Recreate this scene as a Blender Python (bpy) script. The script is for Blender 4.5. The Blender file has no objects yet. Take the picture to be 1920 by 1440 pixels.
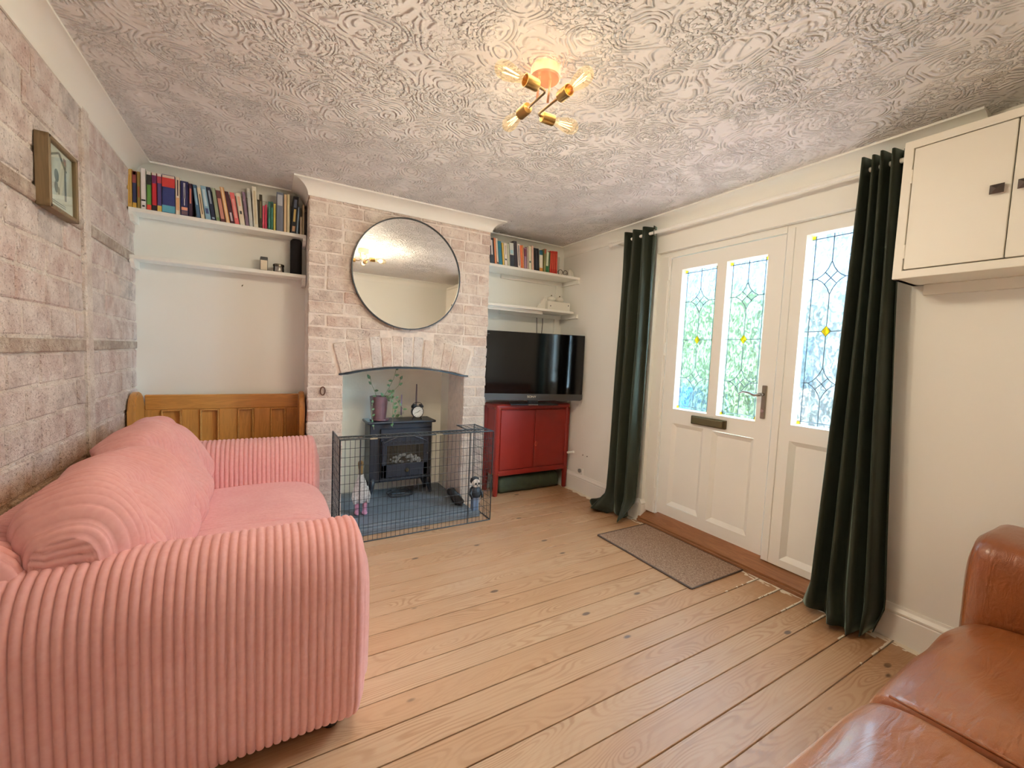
import bpy, bmesh, math, random
from mathutils import Vector, Matrix, noise
random.seed(7)
sc = bpy.context.scene
COL = sc.collection
PI = math.pi

# ------------------------------------------------------------------ camera
FPX, RX, RY, RZ = 791.3, -.0671, .0428, -.5282
CAM = Vector((.7576, -.2194, 1.35))
_f = Vector((-math.sin(RZ)*math.cos(RX), math.cos(RZ)*math.cos(RX), math.sin(RX)))
_r = Vector((math.cos(RZ), math.sin(RZ), 0)); _u = _r.cross(_f)
CR = math.cos(RY)*_r + math.sin(RY)*_u; CU = -math.sin(RY)*_r + math.cos(RY)*_u
cd = bpy.data.cameras.new('camera'); cam = bpy.data.objects.new('camera', cd); COL.objects.link(cam)
cd.sensor_fit = 'HORIZONTAL'; cd.sensor_width = 36; cd.lens = FPX/1920*36; cd.clip_start = .01
cam.matrix_world = Matrix(((CR.x, CU.x, -_f.x, CAM.x), (CR.y, CU.y, -_f.y, CAM.y), (CR.z, CU.z, -_f.z, CAM.z), (0, 0, 0, 1)))
sc.camera = cam
def at(px, py, **k):                      # photo pixel -> point on the plane x=, y= or z=
    d = _f*FPX + CR*(px-960) + CU*(720-py)
    ax = 'xyz'.index(list(k)[0]); t = (list(k.values())[0]-CAM[ax])/d[ax]
    return CAM + d*t

# ------------------------------------------------------------------ sky, exposure
SKY = 220.0
LAMP = 10.0
EXPOSURE = .60
LAMPCOL = (.97, .95, .89)
w = bpy.data.worlds.new('sky'); sc.world = w; w.use_nodes = True
bg = w.node_tree.nodes['Background']; bg.inputs[0].default_value = (.56, .80, 1, 1); bg.inputs[1].default_value = SKY
sc.view_settings.view_transform = 'Standard'; sc.view_settings.look = 'None'
sc.view_settings.gamma = 1; sc.view_settings.use_curve_mapping = False; sc.view_settings.exposure = EXPOSURE
sc.cycles.use_denoising = True; sc.cycles.adaptive_threshold = .05; sc.cycles.adaptive_min_samples = 20
sc.cycles.max_bounces = 9; sc.cycles.diffuse_bounces = 4; sc.cycles.transparent_max_bounces = 24
sc.cycles.transmission_bounces = 8; sc.cycles.glossy_bounces = 5; sc.cycles.sample_clamp_indirect = 6; sc.cycles.sample_clamp_direct = .8
pl = bpy.data.lights.new('door_daylight_portal', 'AREA'); po = bpy.data.objects.new('door_daylight_portal', pl); COL.objects.link(po)
pl.shape = 'RECTANGLE'; pl.size = 1.5; pl.size_y = 2.2; pl.cycles.is_portal = True
po.location = (3.72, 1.52, 1.15); po.rotation_euler = (PI/2, 0, PI/2)

# ------------------------------------------------------------------ measures (metres)
W, YB, YC, C1, C2, H, YR = 3.519, 3.516, 3.156, 1.0136, 2.4516, 2.504, -.45
RX0, RX1, RYB = 1.254, 2.245, 3.70        # fireplace recess

# ------------------------------------------------------------------ materials
def lin(c):
    r = []
    for v in c[:3]:
        v /= 255; r.append(v/12.92 if v <= .04045 else ((v+.055)/1.055)**2.4)
    return (*r, 1)
class N:
    def __init__(s, name):
        s.m = bpy.data.materials.new(name); s.m.use_nodes = True; s.t = s.m.node_tree
        s.p = s.t.nodes['Principled BSDF']; s.out = s.t.nodes['Material Output']
    def n(s, typ, **k):
        x = s.t.nodes.new('ShaderNode'+typ)
        for a, v in k.items():
            if a.startswith('i_'): s.set(x, a[2:], v)
            else: setattr(x, a, v)
        return x
    def set(s, x, key, v):
        key = int(key) if key.isdigit() else key
        sock = x.inputs[key]
        if isinstance(v, bpy.types.NodeSocket): s.t.links.new(v, sock)
        else: sock.default_value = v
    def math(s, op, a, b=0., c=0.):
        x = s.n('Math', operation=op); s.set(x, '0', a); s.set(x, '1', b); s.set(x, '2', c); return x.outputs[0]
    def mix(s, f, a, b, blend='MIX'):
        x = s.n('Mix', data_type='RGBA', blend_type=blend)
        s.set(x, '0', f); s.set(x, '6', a); s.set(x, '7', b); return x.outputs[2]
    def ramp(s, f, stops):
        x = s.n('ValToRGB'); e = x.color_ramp.elements
        while len(e) < len(stops): e.new(.5)
        for q, (p, c) in zip(e, stops):
            q.position = p; q.color = c if isinstance(c, tuple) else (c, c, c, 1)
        s.set(x, '0', f); return x.outputs[0]
    def noise(s, vec, scale, detail=3, rough=.55, dist=0):
        x = s.n('TexNoise'); s.set(x, 'Scale', scale); s.set(x, 'Detail', detail); s.set(x, 'Roughness', rough); s.set(x, 'Distortion', dist)
        if vec is not None: s.set(x, 'Vector', vec)
        return x.outputs[0]
    def obj(s): return s.n('TexCoord').outputs['Object']
    def pos(s): return s.n('NewGeometry').outputs['Position']
    def rnd(s): return s.n('ObjectInfo').outputs['Random']
    def mapp(s, vec, scale=(1, 1, 1), loc=(0, 0, 0)):
        x = s.n('Mapping'); s.set(x, 'Vector', vec); s.set(x, 'Scale', scale); s.set(x, 'Location', loc); return x.outputs[0]
    def bump(s, h, strength=.3, dist=.01):
        x = s.n('Bump'); s.set(x, 'Height', h); s.set(x, 'Strength', strength); s.set(x, 'Distance', dist)
        s.t.links.new(x.outputs[0], s.p.inputs['Normal']); return x.outputs[0]
    def base(s, c): s.set(s.p, 'Base Color', c)
    def P(s, **k):
        for a, v in k.items(): s.set(s.p, a.replace('_', ' '), v)
_mc = {}
def M(name, col, rough=.5, metal=0, var=.06, vs=9, bump=0, bs=80, sheen=0, coat=0):
    if name in _mc: return _mc[name]
    a = N(name); c = lin(col); p = a.obj()
    if var:
        f = a.noise(p, vs, 1)
        a.base(a.mix(f, tuple(v*(1-var*2) for v in c[:3])+(1,), tuple(min(1, v*(1+var*2)) for v in c[:3])+(1,)))
    else: a.base(c)
    a.P(Roughness=rough, Metallic=metal)
    if sheen: a.P(Sheen_Weight=sheen, Sheen_Roughness=.4)
    if coat: a.P(Coat_Weight=coat)
    if bump: a.bump(a.noise(p, bs, 2), bump, .004)
    _mc[name] = a.m; return a.m

wall_paint = M('cream_wall_paint', (242, 238, 228), .75, var=0)
alcove_paint = M('alcove_wall_paint', (242, 239, 230), .75, var=0)
white_gloss = M('white_gloss_paint', (244, 240, 230), .38, var=0)
upvc = M('white_upvc', (243, 239, 230), .3, var=0)
cab_paint = M('cupboard_cream_paint', (238, 231, 217), .45, var=0)
black_metal = M('black_metal', (22, 22, 25), .42, var=.1)
wire_mat = M('black_wire', (16, 17, 20), .45, var=0)
brass = M('aged_brass', (176, 140, 78), .3, 1, var=.1)
dark_brass = M('antique_bronze', (92, 78, 52), .35, .9, var=.15, vs=30)
chrome = M('satin_steel', (170, 166, 160), .25, 1, var=.05)
red_metal = M('red_painted_steel', (130, 24, 9), .40, var=.04)
black_plastic = M('black_plastic', (14, 13, 14), .3, var=0)
grey_bezel = M('grey_bezel', (72, 68, 66), .4, .3, var=.03)
screen_mat = M('dark_screen', (7, 6, 6), .07, var=0)
mauve_pot = M('mauve_glaze', (104, 72, 74), .3, var=.22, vs=18)
leaf_mat = M('leaf_green', (92, 118, 78), .5, var=.25, vs=40)
stem_mat = M('plant_stem', (128, 124, 92), .6)
white_china = M('white_plastic', (232, 226, 212), .35, var=.02)
amber_glass_m = None

def ceiling_mat():
    a = N('swirled_plaster'); p = a.pos()
    p2 = a.mapp(p, (1, 1, 0))
    warp = a.n('VectorMath', operation='MULTIPLY_ADD'); nz = a.n('TexNoise'); a.set(nz, 'Vector', p2); a.set(nz, 'Scale', 6.); a.set(nz, 'Detail', 0.)
    a.set(warp, '0', nz.outputs['Color']); a.set(warp, '1', (.09, .09, 0)); a.set(warp, '2', p2); pw = warp.outputs[0]
    v = a.n('TexVoronoi', feature='F1'); a.set(v, 'Vector', pw); a.set(v, 'Scale', 5.6); a.set(v, 'Randomness', .9)
    d = v.outputs['Distance']
    ph = a.math('MULTIPLY_ADD', d, 66., a.math('MULTIPLY', nz.outputs[0], 16.))
    rid = a.math('POWER', a.math('MULTIPLY_ADD', a.math('SINE', ph), .5, .5), 2.)
    brk = a.ramp(a.noise(p2, 22, 1, .6), [(.42, 0.), (.56, 1.)])
    stip = a.ramp(a.noise(p2, 55, 1, .6), [(.5, 0.), (.62, 1.)])
    patch = a.ramp(a.noise(p2, 5.5, 0), [(.42, 0.), (.58, 1.)])
    h = a.math('ADD', a.math('MULTIPLY', a.math('MULTIPLY', rid, brk), .8), a.math('MULTIPLY', a.math('MULTIPLY', patch, stip), .9))
    a.bump(h, 1., .012)
    a.base(lin((234, 228, 223))); a.P(Roughness=.62)
    return a.m
def brick_mat(name, tones, wash, washamt, stain=False):
    a = N(name); p = a.pos(); r = a.rnd()
    c = a.ramp(r, [(i/(len(tones)-1), lin(t)) for i, t in enumerate(tones)])
    c = a.mix(a.math('MULTIPLY', a.noise(p, 26, 2, .65), .55), c, lin((166, 136, 122)))
    wm = a.ramp(a.noise(p, 7.5, 3, .68), [(.5-washamt*.3, 0.), (.62, 1.)])
    c = a.mix(a.math('MULTIPLY', wm, .85), c, lin(wash))
    pit = a.ramp(a.noise(p, 85, 2, .7), [(.58, 0.), (.74, 1.)])
    c = a.mix(a.math('MULTIPLY', pit, .32), c, lin((104, 80, 70)))
    if stain:
        sx = a.n('SeparateXYZ'); a.set(sx, '0', p)
        zz = a.math('ADD', sx.outputs[2], a.math('MULTIPLY', a.noise(p, 5, 3), .16))
        c = a.mix(a.math('MULTIPLY', a.ramp(zz, [(.87, 1.), (.95, 0.)]), .75), c, lin((160, 116, 62)))
    a.base(c); a.P(Roughness=.85)
    a.bump(a.math('ADD', a.noise(p, 34, 3, .7), a.math('MULTIPLY', pit, -.35)), .9, .016)
    return a.m
brick_fire = brick_mat('limewashed_brick', [(212, 176, 156), (226, 202, 186), (200, 180, 166), (230, 206, 192), (192, 162, 144)], (236, 222, 208), .6)
brick_pale = brick_mat('white_painted_brick', [(226, 216, 208), (214, 200, 192), (222, 212, 206)], (240, 233, 226), .9)
brick_wall = brick_mat('weathered_nogging_brick', [(204, 176, 168), (214, 192, 184), (190, 178, 172), (216, 188, 180), (200, 170, 160), (188, 184, 180)], (232, 220, 212), .6, True)
mortar = M('lime_mortar', (232, 218, 206), .9, var=.1, vs=26, bump=.8, bs=45)
mortar_wall = brick_mat('pale_mortar', [(222, 208, 196), (226, 212, 200)], (236, 226, 216), .5, True)
oak_rail = brick_mat('limed_timber', [(168, 152, 136), (176, 158, 142)], (206, 192, 176), .15, True)
recess_paint = M('recess_limewash', (244, 239, 226), .8, var=.05, vs=5, bump=.6, bs=14)

def board_mat():
    a = N('worn_pine_board'); o = a.obj(); r = a.rnd()
    s = a.n('SeparateXYZ'); a.set(s, '0', o)
    x, y = s.outputs[0], s.outputs[1]
    sh = a.math('MULTIPLY', r, 37.)
    cv = a.n('CombineXYZ'); a.set(cv, '0', a.math('ADD', a.math('MULTIPLY', x, 1.25), sh)); a.set(cv, '1', a.math('MULTIPLY', y, 5.)); a.set(cv, '2', sh)
    hh = a.math('MULTIPLY', a.math('SUBTRACT', a.noise(cv.outputs[0], 1.1, 1, .45), .5), .42)
    yy = a.math('SUBTRACT', y, a.math('MULTIPLY_ADD', r, .05, .035))
    rr = a.math('SQRT', a.math('ADD', a.math('MULTIPLY', yy, yy), a.math('MULTIPLY', hh, hh)))
    st = a.n('CombineXYZ'); a.set(st, '0', a.math('MULTIPLY', x, 2.)); a.set(st, '1', a.math('MULTIPLY', y, 60.)); a.set(st, '2', sh)
    fib = a.noise(st.outputs[0], 1.6, 2, .6)
    ph = a.math('ADD', a.math('MULTIPLY', rr, 520.), a.math('MULTIPLY', fib, 2.6))
    g = a.ramp(a.math('MULTIPLY_ADD', a.math('SINE', ph), .5, .5), [(.45, 0.), (.95, 1.)])
    soft = a.ramp(a.noise(cv.outputs[0], 2.3, 0), [(.4, .25), (.65, 1.)])
    c = a.mix(r, lin((188, 144, 106)), lin((202, 166, 131)))
    c = a.mix(a.math('MULTIPLY', a.noise(a.pos(), 2.2, 1), .55), c, lin((164, 124, 90)))
    c = a.mix(a.math('MULTIPLY', a.math('MULTIPLY', g, soft), .52), c, lin((146, 94, 52)))
    c = a.mix(a.math('MULTIPLY', a.ramp(fib, [(.5, 0.), (.75, 1.)]), .35), c, lin((156, 108, 66)))
    kv = a.n('CombineXYZ'); a.set(kv, '0', a.math('ADD', a.math('MULTIPLY', x, 3.2), sh)); a.set(kv, '1', a.math('MULTIPLY', y, 7.)); a.set(kv, '2', sh)
    k = a.n('TexVoronoi', feature='F1'); a.set(k, 'Vector', kv.outputs[0]); a.set(k, 'Scale', 1.); a.set(k, 'Randomness', 1.)
    kn = a.ramp(k.outputs['Distance'], [(.06, 1.), (.10, 0.)])
    c = a.mix(a.math('MULTIPLY', kn, .9), c, lin((72, 44, 26)))
    # remains of white paint and darker stain along the door wall
    q = a.n('SeparateXYZ'); a.set(q, '0', a.pos())
    nz = a.noise(a.mapp(a.pos(), (14, 5, 1)), 2.4, 2, .6)
    dkx = a.math('ADD', q.outputs[0], a.math('MULTIPLY', nz, .5))
    dk = a.n('MapRange'); a.set(dk, '0', dkx); a.set(dk, '1', 3.35); a.set(dk, '2', 3.6); 
    c = a.mix(a.math('MULTIPLY', dk.outputs[0], .55), c, lin((150, 104, 58)))
    pt = a.math('GREATER_THAN', a.math('ADD', q.outputs[0], a.math('MULTIPLY', nz, .16)), 3.535)
    edge = a.math('MULTIPLY', a.math('GREATER_THAN', a.math('ADD', q.outputs[0], a.math('MULTIPLY', nz, .9)), 3.72), a.math('LESS_THAN', a.math('ADD', y, a.math('MULTIPLY', nz, .012)), .0145))
    edge = a.math('MULTIPLY', edge, a.math('LESS_THAN', q.outputs[1], 1.35))
    c = a.mix(a.math('MAXIMUM', pt, edge), c, lin((232, 220, 200)))
    a.base(c); a.P(Roughness=a.math('MULTIPLY_ADD', fib, .25, .26)); a.P(Specular_IOR_Level=.5)
    a.bump(fib, .10, .003)
    return a.m
board_m = board_mat()
def pine_mat(name, c0, c1, axis=0, rough=.35):
    a = N(name); o = a.obj(); sc_ = [9, 9, 9]; sc_[axis] = .9
    v = a.mapp(o, tuple(sc_))
    n1 = a.noise(v, 2.2, 4, .6, .6)
    wv = a.math('MULTIPLY_ADD', a.math('SINE', a.math('MULTIPLY', n1, 42.)), .5, .5)
    c = a.mix(n1, lin(c0), lin(c1)); c = a.mix(a.math('MULTIPLY', wv, .28), c, lin(tuple(x*.72 for x in c0)))
    a.base(c); a.P(Roughness=rough); return a.m
pine_x = pine_mat('honey_pine_rail', (176, 112, 46), (204, 142, 70), 0)
pine_z = pine_mat('honey_pine_stile', (178, 114, 48), (206, 146, 74), 2)
pine_y = pine_mat('honey_pine_end', (182, 122, 56), (208, 152, 84), 1)
sill_wood = pine_mat('brown_sill_wood', (136, 88, 52), (164, 112, 72), 1, .45)
frame_wood = pine_mat('grey_brown_frame_wood', (118, 96, 66), (146, 122, 88), 2, .6)

def cord_mat():
    a = N('rose_corduroy'); p = a.pos()
    c = a.mix(a.noise(p, 5, 1), lin((226, 164, 158)), lin((238, 184, 176)))
    c = a.mix(a.math('MULTIPLY', a.noise(p, 55, 1, .7), .4), c, lin((206, 128, 120)))
    a.base(c); a.P(Roughness=.9, Sheen_Weight=.25, Sheen_Roughness=.35, Sheen_Tint=(1, .78, .76, 1), Specular_IOR_Level=.1)
    return a.m
cord_m = cord_mat()
def leather_mat():
    a = N('tan_leather'); p = a.pos()
    c = a.mix(a.noise(p, 3, 1), lin((134, 70, 30)), lin((160, 90, 42)))
    c = a.mix(a.math('MULTIPLY', a.noise(p, 40, 1), .25), c, lin((104, 52, 24)))
    a.base(c); a.P(Roughness=.30, Coat_Weight=.4, Coat_Roughness=.18)
    v = a.n('TexVoronoi', feature='DISTANCE_TO_EDGE'); a.set(v, 'Vector', p); a.set(v, 'Scale', 260.)
    wr = a.noise(a.mapp(p, (3, 14, 6)), 2.2, 2, .5, 1.2)
    h = a.math('ADD', a.math('MULTIPLY', a.ramp(v.outputs[0], [(0., 0.), (.2, 1.)]), .05), a.math('MULTIPLY', wr, 1.3))
    a.bump(h, .3, .014); return a.m
leather_m = leather_mat()
def velvet_mat():
    a = N('dark_green_velvet'); p = a.pos()
    a.base(a.mix(a.noise(a.mapp(p, (30, 30, 3)), 1.5, 3), lin((30, 34, 24)), lin((48, 52, 38))))
    a.P(Roughness=.55, Sheen_Weight=.5, Sheen_Roughness=.35, Sheen_Tint=(.75, 1, .85, 1), Specular_IOR_Level=.3); return a.m
velvet_m = velvet_mat()
def slate_mat():
    a = N('blue_grey_slate'); p = a.pos()
    a.base(a.mix(a.noise(p, 9, 5, .65), lin((70, 76, 84)), lin((124, 130, 136)))); a.P(Roughness=.5)
    a.bump(a.noise(a.mapp(p, (1, 1, 4)), 12, 5), .4, .01); return a.m
slate_m = slate_mat()
def glass_mat(name, tint, rip=.5, flat=False):
    a = N(name); p = a.mapp(a.pos(), (1, 1, .6)); t = a.t
    n1 = a.noise(p, 42, 0, .5, 1.4); n2 = a.noise(p, 16, 0, .5)
    h = a.math('ADD', n1, a.math('MULTIPLY', n2, 1.4))
    b = a.n('Bump'); a.set(b, 'Height', h); a.set(b, 'Strength', rip); a.set(b, 'Distance', .02)
    rf = a.n('BsdfRefraction'); a.set(rf, 'IOR', 1.12); a.set(rf, 'Roughness', .03); a.set(rf, 'Color', tint); t.links.new(b.outputs[0], rf.inputs['Normal'])
    if flat: tr = a.n('BsdfTransparent'); a.set(tr, 'Color', tint)
    else: tr = a.n('BsdfTransparent'); a.set(tr, 'Color', a.mix(a.ramp(n1, [(.42, 0.), (.6, 1.)]), tuple(v*.42 for v in tint[:3])+(1,), tint))
    gl = a.n('BsdfGlossy'); a.set(gl, 'Roughness', .12); t.links.new(b.outputs[0], gl.inputs['Normal'])
    m1 = a.n('MixShader'); a.set(m1, '0', .07); t.links.new(tr.outputs[0], m1.inputs[1]); t.links.new(rf.outputs[0], m1.inputs[2])
    m2 = a.n('MixShader'); a.set(m2, '0', .05); t.links.new(m1.outputs[0], m2.inputs[1]); t.links.new(gl.outputs[0], m2.inputs[2])
    t.links.new(m2.outputs[0], a.out.inputs[0]); return a.m
glass_m = glass_mat('rippled_glass', (.93, .98, 1, 1))
amber_m = glass_mat('amber_glass', (1, .72, .08, 1), .1, True)
def thin_glass(name, tint, gloss=.12):
    a = N(name); t = a.t
    tr = a.n('BsdfTransparent'); a.set(tr, 'Color', tint); gl = a.n('BsdfGlossy'); a.set(gl, 'Roughness', .03)
    lw = a.n('LayerWeight'); a.set(lw, 'Blend', .35)
    m = a.n('MixShader'); a.set(m, '0', a.math('MULTIPLY_ADD', lw.outputs['Facing'], .25, gloss*.2)); t.links.new(tr.outputs[0], m.inputs[1]); t.links.new(gl.outputs[0], m.inputs[2])
    t.links.new(m.outputs[0], a.out.inputs[0]); return a.m
bulb_glass = thin_glass('amber_bulb_glass', (1, .92, .76, 1))
clear_glass = thin_glass('clear_glass', (.93, .96, .95, 1))
def emit(name, col, s):
    a = N(name); a.base((*col, 1)); a.P(Emission_Color=(*col, 1), Emission_Strength=s); return a.m
filament_m = emit('glowing_filament', (1, .72, .32), 55)
mirror_m = N('mirror_silver'); mirror_m.base((.9, .9, .88, 1)); mirror_m.P(Metallic=1., Roughness=.015); mirror_m = mirror_m.m
def mat_mat():
    a = N('woven_mat'); p = a.obj()
    n1 = a.noise(a.mapp(p, (1, .16, 1)), 520, 1, .6)
    a.base(a.ramp(n1, [(.3, lin((112, 84, 66))), (.5, lin((146, 116, 94))), (.7, lin((178, 152, 128)))])); a.P(Roughness=.95)
    a.bump(n1, .5, .004); return a.m
mat_m = mat_mat()
def plain(c, rough=.55): return M('cloth_%d_%d_%d' % tuple(c), c, rough, var=.04, vs=30)

# ------------------------------------------------------------------ building helpers
WO = {}                                    # world origin of every object (none is rotated except where said)
def setp(o, label=None, cat=None, group=None, kind=None):
    if label: o['label'] = label
    if cat: o['category'] = cat
    if group: o['group'] = group
    if kind: o['kind'] = kind
    return o
def thing(name, label, cat, loc=(0, 0, 0), rz=0, group=None, kind=None):
    o = bpy.data.objects.new(name, None); COL.objects.link(o); o.location = loc; o.rotation_euler = (0, 0, rz)
    o.empty_display_size = .05; WO[o] = Vector(loc)
    return setp(o, label, cat, group, kind)
class B:
    def __init__(s): s.bm = bmesh.new()
    def box(s, x0, x1, y0, y1, z0, z1, bev=0, seg=1, jit=0, mx=None):
        m = Matrix.Translation(((x0+x1)/2, (y0+y1)/2, (z0+z1)/2)) @ Matrix.Diagonal((abs(x1-x0), abs(y1-y0), abs(z1-z0), 1))
        if mx is not None: m = mx @ m
        r = bmesh.ops.create_cube(s.bm, size=1, matrix=m); vs = r['verts']
        if jit:
            for v in vs: v.co += Vector((random.uniform(-jit, jit), random.uniform(-jit, jit), random.uniform(-jit, jit)))
        if bev:
            es = list({e for v in vs for e in v.link_edges})
            bmesh.ops.bevel(s.bm, geom=es, offset=bev, segments=seg, affect='EDGES', profile=.5, clamp_overlap=True)
        return s
    def tube(s, pts, r, n=8, cap=True, closed=False):
        pts = [Vector(p) for p in pts]; rings = []; up = Vector((0, 0, 1)); prev = None
        L = len(pts)
        for i, p in enumerate(pts):
            if closed: d = (pts[(i+1) % L]-pts[i-1]).normalized()
            else: d = (pts[min(i+1, L-1)]-pts[max(i-1, 0)]).normalized()
            if prev is None:
                a = d.cross(up)
                if a.length < .01: a = d.cross(Vector((1, 0, 0)))
                a.normalize()
            else: a = (prev - d*prev.dot(d)).normalized()
            prev = a; b = d.cross(a)
            rr = r[i] if isinstance(r, (list, tuple)) else r
            rings.append([s.bm.verts.new(p+(a*math.cos(2*PI*k/n)+b*math.sin(2*PI*k/n))*rr) for k in range(n)])
        R = rings+[rings[0]] if closed else rings
        for A, C in zip(R, R[1:]):
            for k in range(n): s.bm.faces.new((A[k], A[(k+1) % n], C[(k+1) % n], C[k]))
        if cap and not closed: s.bm.faces.new(rings[0][::-1]); s.bm.faces.new(rings[-1])
        return s
    def lathe(s, prof, n=20, mx=None, cap=True):
        mx = mx or Matrix(); rings = []
        for r, z in prof: rings.append([s.bm.verts.new(mx @ Vector((r*math.cos(2*PI*k/n), r*math.sin(2*PI*k/n), z))) for k in range(n)])
        for A, C in zip(rings, rings[1:]):
            for k in range(n): s.bm.faces.new((A[k], A[(k+1) % n], C[(k+1) % n], C[k]))
        if cap: s.bm.faces.new(rings[0][::-1]); s.bm.faces.new(rings[-1])
        return s
    def poly(s, pts, d):                    # planar polygon extruded by vector d
        d = Vector(d); a = [s.bm.verts.new(Vector(p)) for p in pts]; b = [s.bm.verts.new(Vector(p)+d) for p in pts]
        s.bm.faces.new(a[::-1]); s.bm.faces.new(b); n = len(a)
        for i in range(n): s.bm.faces.new((a[i], a[(i+1) % n], b[(i+1) % n], b[i]))
        return s
    def ball(s, c, r, u=12, v=8, sc=(1, 1, 1)):
        m = Matrix.Translation(c) @ Matrix.Diagonal((r*sc[0], r*sc[1], r*sc[2], 1))
        bmesh.ops.create_uvsphere(s.bm, u_segments=u, v_segments=v, radius=1, matrix=m); return s
    def quads(s, verts, faces):
        vs = [s.bm.verts.new(Vector(v)) for v in verts]
        for f in faces:
            try: s.bm.faces.new([vs[i] for i in f])
            except ValueError: pass
        return s
    def build(s, name, m, parent=None, smooth=False, local=False, label=None, cat=None, group=None, kind=None, angle=None):
        bmesh.ops.recalc_face_normals(s.bm, faces=s.bm.faces)
        me = bpy.data.meshes.new(name)
        o = bpy.data.objects.new(name, me); COL.objects.link(o)
        org = Vector((0, 0, 0))
        if parent is None and not local and kind != 'structure' and s.bm.verts:
            cs = [v.co for v in s.bm.verts]
            org = Vector(((min(c.x for c in cs)+max(c.x for c in cs))/2, (min(c.y for c in cs)+max(c.y for c in cs))/2, min(c.z for c in cs)))
            bmesh.ops.translate(s.bm, verts=s.bm.verts, vec=-org)
        s.bm.to_mesh(me); s.bm.free()
        if smooth:
            me.polygons.foreach_set('use_smooth', [True]*len(me.polygons))
            if angle:
                try: me.set_sharp_from_angle(angle=angle)
                except Exception: pass
        if m: me.materials.append(m)
        WO[o] = org
        if parent is not None:
            o.parent = parent; o.location = Vector((0, 0, 0)) if local else org-WO[parent]
        else: o.location = org
        return setp(o, label, cat, group, kind)
def S(name, b, m, label, cat, parent=None, **k):
    return b.build(name, m, parent, kind='structure', label=label, cat=cat, **k)
def box(*a, **k): return B().box(*a, **k)
def loft(prof, a0, a1, axis='x', npr=56, pitch=.0245, amp=.012, seg=10, er=.05, bulge=None, disp=None, caps=(1, 1), capring=14, plaincap=False):
    """closed 2-D profile prof(t)->(p,q) swept along axis from a0 to a1, ribbed, with rounded closed ends"""
    P = [prof(i/npr) for i in range(npr)]
    cx = sum(p[0] for p in P)/npr; cz = sum(p[1] for p in P)/npr
    Nn = []
    for i in range(npr):
        t = (P[(i+1) % npr][0]-P[i-1][0], P[(i+1) % npr][1]-P[i-1][1]); l = math.hypot(*t) or 1
        n = (t[1]/l, -t[0]/l)
        if n[0]*(P[i][0]-cx)+n[1]*(P[i][1]-cz) < 0: n = (-n[0], -n[1])
        Nn.append(n)
    nst = max(6, int((a1-a0)/pitch*seg)) if pitch else seg
    rows = []
    crib = (lambda d: 0) if plaincap else (lambda d: rib(d))
    rib = lambda d: amp*(abs(math.sin(PI*d/pitch))**.34) if pitch else 0
    def put(p, q, a): return (a, p, q) if axis == 'x' else ((p, a, q) if axis == 'y' else (p, q, a))
    R = min(max(abs(p[0]-cx) for p in P), max(abs(p[1]-cz) for p in P))
    def row(a, inset, shrink, push, cs=0):
        r = []
        for i in range(npr):
            p, q = P[i]; n = Nn[i]; k = shrink*(1-inset/R)
            if bulge: k *= bulge((a-a0)/(a1-a0))
            p2 = cx+(p-cx)*k; q2 = cz+(q-cz)*k
            v = Vector(put(p2+n[0]*push, q2+n[1]*push, a+cs*rib(q2)))
            if disp: v = disp(v)
            r.append(v)
        return r
    if caps[0]:
        for j in range(capring):
            f = (j+.3)/capring; rows.append(row(a0-crib(f*R), er, f, 0, -1 if plaincap else 0))
    for i in range(nst+1):
        a = a0+(a1-a0)*i/nst; de = min(a-a0 if caps[0] else 9, a1-a if caps[1] else 9)
        ins = er*(1-math.sqrt(max(0, 1-(1-min(1, de/er))**2))) if er and de < er else 0
        rows.append(row(a, ins, 1, rib(a-a0)*(1 if de > er*.3 else .5)))
    if caps[1]:
        for j in range(capring):
            f = 1-(j+.7)/capring; rows.append(row(a1+crib(f*R), er, f, 0, 1 if plaincap else 0))
    b = B(); V = [[b.bm.verts.new(v) for v in r] for r in rows]
    for A, C in zip(V, V[1:]):
        for i in range(npr): b.bm.faces.new((A[i], A[(i+1) % npr], C[(i+1) % npr], C[i]))
    b.bm.faces.new(V[0]); b.bm.faces.new(V[-1][::-1])
    return b
def smooth_poly(pts, it=3):                 # Chaikin-rounded closed polygon -> prof(t) by arc length
    for _ in range(it):
        q = []
        for i in range(len(pts)):
            a, c = pts[i], pts[(i+1) % len(pts)]
            q += [(a[0]*.75+c[0]*.25, a[1]*.75+c[1]*.25), (a[0]*.25+c[0]*.75, a[1]*.25+c[1]*.75)]
        pts = q
    d = [0]
    for i in range(len(pts)): d.append(d[-1]+math.dist(pts[i], pts[(i+1) % len(pts)]))
    def f(t):
        s = t*d[-1]
        for i in range(len(pts)):
            if d[i+1] >= s:
                k = (s-d[i])/(d[i+1]-d[i] or 1); a, c = pts[i], pts[(i+1) % len(pts)]
                return (a[0]+(c[0]-a[0])*k, a[1]+(c[1]-a[1])*k)
        return pts[0]
    return f

# ================================================================== THE ROOM
# floor: a dark void under real boards
floor = S('floor', box(-.1, W+.12, YR-.1, YB+.2, -.08, -.022), M('dark_subfloor', (26, 18, 12), .9, var=0), 'worn stripped pine floorboards running from sofa to front door', 'floor')
BW, PITCH = .1279, .1327
bb = B().box(0, W+.03, 0, BW, -.021, 0, .0015); bb_me = None
k0 = -9
y = .683-PITCH*9
first = None
while y < YB+.05:
    if first is None:
        first = bb.build('floorboard', board_m, floor); o = first
    else:
        o = first.copy(); COL.objects.link(o)
    o.location = (0, y, random.uniform(-.0006, .0006)); y += PITCH

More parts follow.
